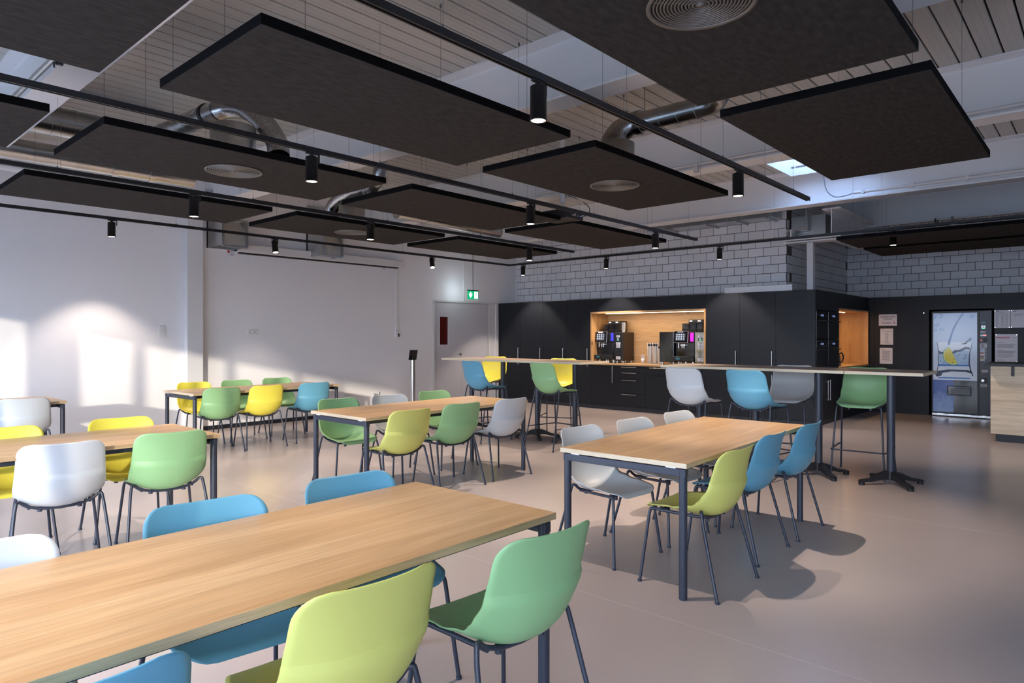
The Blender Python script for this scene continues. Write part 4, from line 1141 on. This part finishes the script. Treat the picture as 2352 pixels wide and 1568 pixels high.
# ------------------------------------------------------------------ papers on the back wall
def paper(x0, x1, z0, z1, label, y=YB):
    t = thing('paper_notice', label, 'notice', ((x0+x1)/2, y-.001, (z0+z1)/2), 0); w, h = (x1-x0)/2, (z1-z0)/2
    box('sheet', M_PAPER, -w, w, -.0006, .0004, -h, h, t)
    for sx_ in (-1, 1):
        for sz in (-1, 1): MB().cyl((sx_*(w-.012), -.006, sz*(h-.012)), (sx_*(w-.012), -.0006, sz*(h-.012)), .006, n=10).obj('magnet', M_CHROME, t)
    return t, w, h
def ink(t, rows_, m=None, y=-.0008):
    q = MB()
    for (a, b, z, hh) in rows_: q.box(a, b, y-.0003, y, z-hh/2, z+hh/2)
    q.obj('print_line', m or M_GREYINK, t)
t, w, h = paper(-3.266, -2.963, 1.62, 1.833, 'landscape notice with three bold lines and a red dot, above two portrait sheets')
text('Bitte haltet Ordnung', .029, M_INK, t, (0, -.0012, .062), FACE_Y, bold=True); text('im Newscafé', .029, M_INK, t, (-.005, -.0012, .022), FACE_Y, bold=True); text('Danke Bianca', .029, M_INK, t, (-.02, -.0012, -.054), FACE_Y, bold=True)
MB().cyl((.105, -.0018, -.054), (.105, -.0006, -.054), .011, n=16).obj('red_dot', M_RED, t)
t, w, h = paper(-3.24, -3.025, 1.265, 1.568, 'portrait notice with short centred lines, middle sheet of the left column')
ink(t, [(-.08, .08, .095, .006)]+[(-v, v, .065-.0145*k, .005) for k, v in enumerate((.02, .03, .04, .018, .022, .02, .03, .024, .018, .02, .022, .04, .018, .05))])
ink(t, [(-.095, -.06, .135, .006)], M_INK); ink(t, [(-.06, -.035, .135, .006)], M_RED)
t, w, h = paper(-3.25, -3.035, .906, 1.207, 'portrait notice with left-set paragraphs, lowest sheet of the left column')
ink(t, [(-.07, .075-.012*(k % 3), .09-.0125*k-(.01 if k > 5 else 0)-(.012 if k > 9 else 0), .006) for k in range(13)])
ink(t, [(-.08, -.03, .115, .006)], M_INK)
t, w, h = paper(-1.49, -1.268, 1.562, 1.868, 'portrait price list with small columns, right of the vending machine')
ink(t, [(-.085, -.05, .132, .008)], M_INK); ink(t, [(-.085, .03, .105, .005)]+[(-.085, -.05-.01*(k % 2), .085-.017*k, .005) for k in range(13)]+[(-.015, .02, .085-.017*k, .005) for k in range(13)]+[(.045, .075, .085-.017*k, .005) for k in range(13)])
t, w, h = paper(-1.262, -.95, 1.566, 1.868, 'nearly empty white notice cut by the right edge of the photo')
ink(t, [(-.12, -.08, .125, .008)], M_INK); ink(t, [(-.12, .1, .08, .004), (-.115, 0, .066, .004), (-.115, -.02, .052, .004), (-.12, -.08, .02, .004)])
t, w, h = paper(-1.475, -1.169, .985, 1.46, 'large white notice with a red bar, standing behind the wooden counter')
box('red_bar', M_RED, -w+.008, w-.1, -.0014, -.0006, .176, .186, t); text('elfag', .02, M_INK, t, (w-.045, -.001, .18), FACE_Y)
ink(t, [(-.13, .04, .16, .006), (-.13, -.03, .095, .006), (-.13, -.03, -.035, .006), (-.14, -.03, -.205, .006)], mat('rose_print', rgb(170, 110, 130), .7))
ink(t, [(-.13, .13-.02*(k % 3), z, .005) for k, z in enumerate((.068, .06, .043, .035, .02, .012, -.05, -.058, -.07, -.078, -.095, -.11, -.125, -.14, -.165))])
MB().cyl((-2.53, YB-.012, 1.845), (-2.53, YB-.0005, 1.845), .009, n=12)
m_ = tag(MB().cyl((-2.53, YB-.012, 1.845), (-2.53, YB-.0005, 1.845), .009, n=12).obj('round_magnet', M_CHROME), 'lone shiny round magnet on the dark wall, left of the vending machine', 'magnet')

# ------------------------------------------------------------------ wooden counter at the right edge
t = thing('serving_counter', 'knotty pale oak counter with a dark top at the right edge of the photo', 'counter', (-1.22, 11.08, 0))
box('front_panel', M_COUNTERW, 0, 2.2, 0, .03, .105, 1.02, t, b=.001)
box('side_panel', M_COUNTERW, .0, .03, .031, .75, .105, 1.02, t, b=.001)
box('plinth', M_DARKPLINTH, .05, 2.15, .06, .7, 0, .105, t)
box('counter_top', M_DARKPLINTH, -.06, 2.26, -.09, .8, 1.021, 1.056, t, b=.002)
box('bracket', M_BLACKPL, .225, .26, -.018, 0, .89, 1.02, t)

# ------------------------------------------------------------------ air ducts under the ceiling
def duct(label, pts, r, rings=None, flanges=(), m=None, name='air_duct'):
    t = thing(name, label, 'duct', pts[0]); o = Vector(pts[0]); P = [Vector(p)-o for p in pts]
    MB().tube(P, r, n=28).obj('pipe', m or M_GALV, t)
    if rings:
        d = (P[-1]-P[0]); L = d.length; d.normalize(); k = rings
        while k < L:
            MB().cyl(P[0]+d*(k-.006), P[0]+d*(k+.006), r+.006, n=28).obj('seam_ring', M_GALV, t); k += rings
    for f in flanges:
        d = (P[-1]-P[0]).normalized(); c = P[0]+d*f
        MB().cyl(c-d*.03, c+d*.03, r+.014, n=28).obj('clamp', M_GALV, t)
    return t
duct('wide steel spiral duct at upper left, between two hanging panels', [(-8.05, 1.71, 3.62), (-8.05, 3.0, 3.62)], .15, rings=.2)
duct('long smooth steel duct along the left wall above the tracks', [(-8.72, -1.5, 3.42), (-8.72, 3.6, 3.42)], .12, flanges=(4.2, 4.6))
duct('thin pale pipe below the long steel duct', [(-8.95, -1.5, 3.27), (-8.95, 3.5, 3.27)], .045, m=M_OFFWHITE, name='pipe')
duct('steel duct above the exit sign, with a blue cable hanging from it', [(-8.5, 6.7, 3.40), (-8.5, 9.1, 3.36)], .10, flanges=(.6,))
def flex(label, pts, r, n=60, wave=.007):
    t = thing('flexible_duct', label, 'duct', pts[0]); o = Vector(pts[0])
    P = spline([Vector(p)-o for p in pts], 15)
    q = MB(); R_ = [r+wave*(1 if i % 2 else -1) for i in range(len(P))]
    q.tube(P, R_, n=24).obj('foil_hose', M_FOIL, t)
    return t
def drum(cx, cy, r, h, label):
    t = thing('vent_drum', label, 'vent drum', (cx, cy, PZ+PT))
    MB().lathe([(0, h), (r-.02, h), (r, h-.012), (r, 0)], n=40).obj('drum', M_GALV, t)
    return t
drum(-5.44, 2.58, .18, .32, 'steel drum standing on the panel with the ringed vent, upper left')
t = thing('spiral_duct', 'slanting steel spiral duct leading to the foil hose at upper left', 'duct', (-7.92, 2.60, 3.46))
MB().tube([(0, 0, 0), (1.80, .16, .04)], .092, n=28).obj('pipe', M_GALV, t)
for k in range(1, 14): MB().cyl((k*.13-.004, k*.13*.089, k*.13*.022), (k*.13+.004, k*.13*.089, k*.13*.022), .096, n=28).obj('seam_ring', M_GALV, t)
MB().cyl((1.60, .142, .036), (1.64, .146, .037), .103, n=28).obj('clamp', M_BLACKPL, t)
flex('crinkled foil hose bending down from the spiral duct to the steel drum, upper left', [(-6.16, 2.755, 3.50), (-5.98, 2.80, 3.50), (-5.70, 2.82, 3.43), (-5.40, 2.82, 3.26), (-5.17, 2.82, 3.04), (-5.10, 2.80, 2.90)], .082)
drum(-3.37, 5.15, .18, .33, 'grey drum on the panel before the projector, half hidden')
t = thing('spiral_duct', 'short shiny steel duct with a bend, right of the first spotlight', 'duct', (-3.34, 5.56, 3.465))
MB().tube([(0, 0, 0), (.62, .0, 0)], .092, n=28).obj('pipe', M_GALV, t)
for k in (.06, .22, .40, .58): MB().cyl((k-.005, 0, 0), (k+.005, 0, 0), .097, n=28).obj('seam_ring', M_GALV, t)
MB().tube(spline([(.62, 0, 0), (.72, -.015, 0), (.80, -.07, .01), (.84, -.16, .03), (.85, -.5, .06)], 8), .091, n=28).obj('elbow', M_GALV, t)
q = MB().cyl((.04, 0, .09), (.04, 0, .48), .005, n=8); q.cyl((.04, 0, .475), (.04, 0, .483), .018, n=10); q.obj('hanger_rod', M_GALV, t)
flex('crinkled foil hose curving down to the panel before the projector', [(-3.33, 5.56, 3.465), (-3.43, 5.55, 3.46), (-3.53, 5.48, 3.39), (-3.57, 5.40, 3.26), (-3.54, 5.32, 3.12), (-3.48, 5.24, 3.0)], .105)
drum(-7.475, 5.15, .17, .30, 'steel drum on the panel with the pale vent, before the screen')
flex('crinkled foil hose above the panel with the pale vent', [(-7.22, 5.2, 3.34), (-7.48, 5.2, 3.35), (-7.78, 5.2, 3.31), (-8.0, 5.2, 3.2), (-8.02, 5.2, 3.05), (-7.84, 5.18, 2.95), (-7.64, 5.16, 2.97)], .088)
t = thing('spiral_duct', 'short bent steel duct behind the foil hose above the pale vent', 'duct', (-7.24, 5.2, 3.34))
MB().tube(spline([(0, 0, 0), (.12, 0, .0), (.26, -.02, .05), (.34, -.03, .2), (.35, -.03, .58)], 8), .085, n=24).obj('pipe', M_GALV, t)
for k in (.02, .1): MB().cyl((k-.006, 0, 0), (k+.006, 0, 0), .092, n=24).obj('seam_ring', M_GALV, t)
# rectangular ducts by the block wall
t = thing('box_duct', 'flat galvanised box duct running along the top of the block wall', 'duct', (-6.5, 11.05, 3.40))
box('casing', M_GALV, 0, 2.35, 0, .42, 0, .22, t)
for x in (.4, 1.2, 1.75, 2.25):
    box('hanger', M_GALV, x-.012, x+.012, -.02, -.012, -.004, .5, t); box('support_strip', M_GALV, x-.015, x+.015, -.02, .44, -.03, -.004, t)
for x in (0, 1.55): box('flange', M_GALV, x-.015, x+.015, -.015, .435, -.0, .235, t)
t = thing('box_duct', 'square galvanised duct on top of the steel post bracket', 'duct', (-4.05, 11.62, 3.06))
q = MB(); q.box(0, .55, 0, .6, 0, .38); q.obj('casing', M_GALV, t)
box('support_rail', M_CHROME, -.25, .3, -.12, -.08, .12, .16, t)
MB().box(.27, .3, -.12, -.08, .16, .5).obj('hanger', M_GALV, t)
# two scoop outlets high on the left wall
def scoop(y, label):
    t = thing('air_outlet', label, 'air outlet', (XL, y, 2.74), 0, 'curved duct outlets on the left wall')
    fr_ = MB()
    D = .50; W = .40; Hh = .42
    fr_.box(D, D+.03, 0, .03, 0, Hh).box(D, D+.03, W-.03, W, 0, Hh).box(D, D+.03, .03, W-.03, 0, .03).box(D, D+.03, .03, W-.03, Hh-.03, Hh)
    fr_.obj('flange', M_GALV, t)
    box('cheek', M_GALV, .02, D, 0, .004, .02, Hh, t); box('cheek', M_GALV, .02, D, W-.004, W, .02, Hh, t)
    n = 12; prof = [(D-.0-.44*(1-math.cos(i/n*PI/2)), .03+.42*math.sin(i/n*PI/2)) for i in range(n+1)]
    vs = [(x, yy_, z) for (x, z) in prof for yy_ in (.004, W-.004)]+[(x-.004, yy_, z-.004) for (x, z) in prof for yy_ in (.004, W-.004)]
    k = 2*(n+1)
    MB().add(vs, [(2*i, 2*i+1, 2*i+3, 2*i+2) for i in range(n)]+[(k+2*i, k+2*i+2, k+2*i+3, k+2*i+1) for i in range(n)], True).obj('curved_sheet', mat('pale_sheet', rgb(200, 198, 192), .35, metal=.5) if 'pale_sheet' not in MATS else MATS['pale_sheet'], t)
    box('back_box', M_GALV, 0, .06, 0, W, .02, .9, t)
    for (yy_, zz) in ((.015, .015), (W-.015, .015), (.015, Hh-.015)):
        MB().cyl((D+.03, yy_, zz), (D+.04, yy_, zz), .01, n=8).obj('corner_bolt', M_CHROME, t)
    return t
scoop(4.42, 'curved galvanised air outlet above the left end of the projection screen')
scoop(6.10, 'curved galvanised air outlet above the middle of the projection screen')
for y, lb in ((4.80, 'small red and white label on the wall above the left end of the screen'), (7.72, 'small red and white label on the wall above the right end of the screen')):
    t = thing('warning_label', lb, 'label', (XL+.002, y, 2.74))
    box('sheet', M_PAPER, 0, .001, -.06, .06, -.07, .07, t); box('red_header', M_RED, .001, .0016, -.06, .06, .035, .07, t); box('red_mark', M_RED, .001, .0016, -.055, -.02, -.02, .015, t)
    q = MB()
    for z in (.02, .0, -.03, -.05): q.box(.001, .0014, -.01, .05, z-.004, z+.004)
    q.obj('print_line', M_GREYINK, t)

# ------------------------------------------------------------------ projection screen, exit sign, sockets, tablet stand
t = thing('projection_screen', 'white roller casing of the projection screen on the left wall', 'projection screen', (XL, 6.463, 2.73))
box('casing', M_OFFWHITE, .03, .16, -1.63, 1.63, 0, .13, t, b=.012)
box('slot', M_BLACK, .06, .13, -1.58, 1.52, -.022, -.001, t)
for y in (-1.63, 1.6): box('end_cap', M_WHITEPL, .028, .163, y-.0, y+.03, -.002, .133, t, b=.006)
for y in (-1.2, 1.2): box('wall_bracket', M_OFFWHITE, 0.001, .03, y-.04, y+.04, .02, .11, t)
t = thing('cable_channel', 'white cable channel running down from the screen to a switch', 'cable channel', (XL, 8.04, 0))
box('channel', M_WHITEPL, .001, .022, -.03, .03, 1.53, 2.73, t, b=.003)
t = thing('screen_switch', 'white switch box at the end of the cable channel, with a dark rocker', 'switch', (XL, 8.04, 1.46))
box('housing', M_WHITEPL, .001, .045, -.055, .055, -.065, .065, t, b=.006); box('rocker', M_NAVY if 'M_NAVY' in globals() else M_BLACKPL, .045, .05, .0, .03, -.045, .02, t, b=.002)
t = thing('light_switch', 'white double light switch on the roughcast wall, left of the column', 'switch', (XL, 3.785, 1.498))
box('plate', M_WHITEPL, .001, .012, -.05, .05, -.085, .085, t, b=.003)
for z in (-.04, .04): box('rocker', M_WHITEPL, .012, .018, -.034, .034, z-.034, z+.034, t, b=.003)
def socket(y, z, label):
    t = thing('wall_socket', label, 'socket', (XL, y, z))
    box('plate', M_WHITEPL, .001, .012, -.085, .085, -.045, .045, t, b=.003)
    for yy_ in (-.04, .04):
        o_2 = MB().lathe([(.0, .012), (.03, .012), (.032, .016), (.026, .016), (.024, .0125), (0, .0125)], axis=0, c=(0, yy_, 0), n=18).obj('outlet', M_WHITEPL, t)
        q = MB()
        for (a, b) in ((-.008, .006), (.008, .006), (0, -.008)): q.cyl((.0126, yy_+a, b), (.0136, yy_+a, b), .003, n=8)
        q.obj('pin_hole', M_BLACK, o_2)
socket(5.16, 1.492, 'white double wall socket at head height below the screen')
socket(6.92, .35, 'white double wall socket low on the wall behind the back table')
t = thing('wall_tap', 'small chrome twin tap low on the left wall', 'tap', (XL, 7.52, .34))
MB().cyl((0, 0, 0), (.07, 0, 0), .016, n=14).obj('body', M_CHROME, t); MB().cyl((.06, -.05, .0), (.06, .05, .0), .012, n=12).obj('cross_bar', M_CHROME, t)
MB().cyl((.06, .05, -.01), (.06, .05, .05), .018, n=12).obj('knob', M_CHROME, t); MB().cyl((.06, -.05, -.02), (.06, -.05, .03), .018, n=12).obj('knob', M_CHROME, t)
MB().tube(spline([(.06, 0, 0), (.09, 0, -.01), (.10, 0, -.05)], 4), .009).obj('spout', M_CHROME, t)
t = thing('tablet_stand', 'black tablet on a brushed steel floor post before the white wall', 'tablet stand', (-9.55, 7.9, 0))
MB().cyl((0, 0, 0), (0, 0, .012), .15, n=32).obj('base_plate', M_STEEL, t)
MB().cyl((0, 0, .012), (0, 0, .985), .045, n=28).obj('post', M_STEEL, t)
tb = thing('tablet', None, None); tb.parent = t; tb.location = (.01, .0, 1.08); tb.rotation_euler = (math.radians(32), 0, math.radians(64))
MB().bbox(-.075, .075, -.006, .006, -.11, .11, .005).obj('case', M_BLACKPL, tb); box('screen', M_BLACKGLOSS, -.066, .066, -.0068, -.006, -.098, .098, tb)
MB().cyl((0, 0, .98), (.005, 0, 1.05), .016, n=12).obj('neck', M_BLACKPL, t)
M_EXIT = mat('exit_green', rgb(0, 150, 95), .3, emit=lin((.02, .62, .40)), estr=1.2)
M_EXITW = mat('exit_white', (.9, 1, .95), .3, emit=(.9, 1, .95), estr=2.2)
t = thing('exit_sign', 'green and white illuminated emergency exit sign hanging above the door', 'exit sign', (-9.72, 9.62, 2.18))
box('plate', M_EXIT, -.006, .006, -.15, .15, 0, .17, t, b=.001)
box('lamp_bar', M_BLACKPL, -.016, .016, -.152, .152, .17, .187, t, b=.002)
MB().cyl((0, 0, .187), (0, 0, ZC-2.18), .006, n=8).obj('rod', M_DARKMET, t)
ar = [(-.085, .145), (-.055, .145), (-.055, .09), (-.025, .115), (-.025, .08), (-.07, .028), (-.115, .08), (-.115, .115), (-.085, .09)]
MB().prism(ar, .0062, .0068, axis=0).obj('arrow', M_EXITW, t)
MB().box(.0062, .0066, .035, .135, .02, .155).obj('door_field', M_EXITW, t)
man = MB().cyl((.0067, .088, .128), (.0072, .088, .128), .012, n=12)
for a, b, wd in (((.085, .115), (.080, .075), .011), ((.082, .078), (.105, .06), .007), ((.105, .06), (.10, .035), .006), ((.080, .075), (.062, .05), .007), ((.062, .05), (.045, .048), .006), ((.086, .11), (.108, .095), .005), ((.086, .11), (.065, .1), .005), ((.065, .1), (.055, .08), .005)):
    dx, dz = b[0]-a[0], b[1]-a[1]; l = math.hypot(dx, dz); nx, nz = -dz/l*wd/1.4, dx/l*wd/1.4
    man.prism([(a[0]+nx, a[1]+nz), (b[0]+nx, b[1]+nz), (b[0]-nx, b[1]-nz), (a[0]-nx, a[1]-nz)], .0067, .0072, axis=0)
man.obj('running_figure', M_EXIT, t)
pl_ = bpy.data.lights.new('exit_lamp', 'POINT'); pl_.energy = 3.5; pl_.color = (.82, .9, 1.0); pl_.shadow_soft_size = .05
o = bpy.data.objects.new('exit_lamp', pl_); COL.objects.link(o); o.parent = t; o.location = (-.12, -.10, .2)
t = thing('conduit', 'thin white conduit running up the wall beside the exit sign', 'conduit', (XL, 9.80, 0))
MB().cyl((.012, 0, 2.165), (.012, 0, 3.3), .011, n=10).obj('tube', M_WHITEPL, t)

# ------------------------------------------------------------------ projector
t = thing('projector', 'black projector hanging on a white ceiling tube between the panels', 'projector', (-4.95, 6.43, 2.82))
q = MB().bbox(-.20, .20, -.15, .15, 0, .12, .012); q.obj('body', M_BLACKPL, t)
q = MB()
for k in range(7): q.box(-.19+k*.026, -.174+k*.026, -.152, -.149, .02, .10)
q.obj('vent_slots', M_BLACK, t)
cp = box('connector_panel', M_BLACK, .2, .202, -.13, .13, .015, .09, t)
for y_, c_ in ((-.08, M_GREYINK), (-.03, mat('orange_port', rgb(200, 120, 40), .4)), (.03, M_GREYINK), (.08, MATS['blue_port'] if 'blue_port' in MATS else mat('blue_port', rgb(50, 70, 150), .4))):
    box('port', c_, .202, .205, y_-.015, y_+.015, .03, .05, cp)
MB().cyl((-.2, 0, .06), (-.225, 0, .06), .045, n=24).obj('lens', M_BLACKGLOSS, t)
q = MB().bbox(-.06, .06, -.06, .06, .12, .15, .006); q.obj('mount_plate', M_BLACKPL, t)
MB().cyl((0, 0, .15), (0, 0, .23), .014, n=12).obj('ball_joint', M_WHITEPL, t)
MB().cyl((0, 0, .22), (0, 0, ZC-2.82), .036, n=20).obj('ceiling_tube', M_WHITEPL, t)
for nm, pts, m in (('white_cable', [(.036, 0, .36), (.09, -.01, .28), (.19, -.02, .20), (.26, -.04, .10), (.22, -.05, .045), (.203, -.05, .04)], M_WHITEPL), ('white_cable', [(.036, 0, .33), (.16, .05, .27), (.26, .09, .17), (.25, .09, .06), (.203, .08, .04)], M_WHITEPL), ('black_cable', [(.036, 0, .31), (.18, .06, .25), (.30, .13, .14), (.27, .13, .06), (.203, .12, .045)], M_BLACKPL)):
    MB().tube(spline(pts, 8), .005, n=7).obj(nm, m, t)

# ------------------------------------------------------------------ conduits and small fittings on the beams
t = thing('conduit', 'white conduit with clips along the beam before the block wall', 'conduit', (-2.75, 10.40, 3.48))
MB().cyl((0, 0, 0), (4.2, 0, 0), .022, n=14).obj('tube', M_WHITEPL, t)
for k in range(6): box('clip', M_WHITEPL, .1+k*.62, .14+k*.62, -.028, .03, -.03, .03, t)
MB().tube(spline([(0, 0, 0), (-.12, -.01, -.03), (-.26, -.01, -.02), (-.36, -.01, .08), (-.4, -.01, .25), (-.4, -.01, .45)], 8), .007, n=8).obj('loose_cable', M_GREYINK, t)
t = thing('conduit', 'steel conduit with a black clip along the beam at the top left corner', 'conduit', (-9.0, 1.40, 3.47))
MB().cyl((0, 0, 0), (4.5, 0, 0), .022, n=14).obj('tube', M_GALV, t)
for x in (1.2, 3.35): MB().box(x-.015, x+.015, -.03, .02, -.09, .03).tube([(x, -.02, -.09), (x+.05, -.05, -.1), (x+.07, -.05, -.14)], .006, n=6).obj('clip', M_DARKMET, t)
t = thing('conduit', 'thin grey conduit with a clip along the beam before the roof light', 'conduit', (-6.2, 7.34, 3.46))
MB().cyl((0, 0, 0), (7, 0, 0), .014, n=12).obj('tube', M_OFFWHITE, t)
for x in (.6, 2.55, 4.9): MB().box(x-.015, x+.015, -.03, .015, -.10, .02).box(x-.03, x+.03, -.035, -.0, -.10, -.07).obj('clip', M_OFFWHITE, t)
t = thing('cable_tray', 'dark mesh cable tray below the rear beam at the right', 'cable tray', (-3.1, 13.1, 3.30))
q = MB()
for k in range(7): q.cyl((0, -.02+k*.035, 0), (6, -.02+k*.035, 0), .004, n=5)
for k in range(60): q.box(k*.1, k*.1+.006, -.03, .2, -.004, .002).box(k*.1, k*.1+.006, -.03, -.026, 0, .05)
q.cyl((0, -.03, .05), (6, -.03, .05), .004, n=5); q.obj('wire_mesh', M_BLACKPL, t)['kind'] = 'stuff'
for x in (.9, 3.0):
    for y_ in (-.02, .18): box('hanger', M_BLACKPL, x-.01, x+.01, y_, y_+.02, 0, .1, t)
t = thing('smoke_detector', 'white round smoke detector below the rear beam at the right', 'smoke detector', (-1.95, 13.05, 3.24))
MB().lathe([(0, 0), (.04, .0), (.055, .015), (.055, .035), (.05, .045), (0, .045)], n=24).obj('head', M_WHITEPL, t); box('bracket', M_CHROME, -.02, .02, -.02, .02, .045, .16, t)
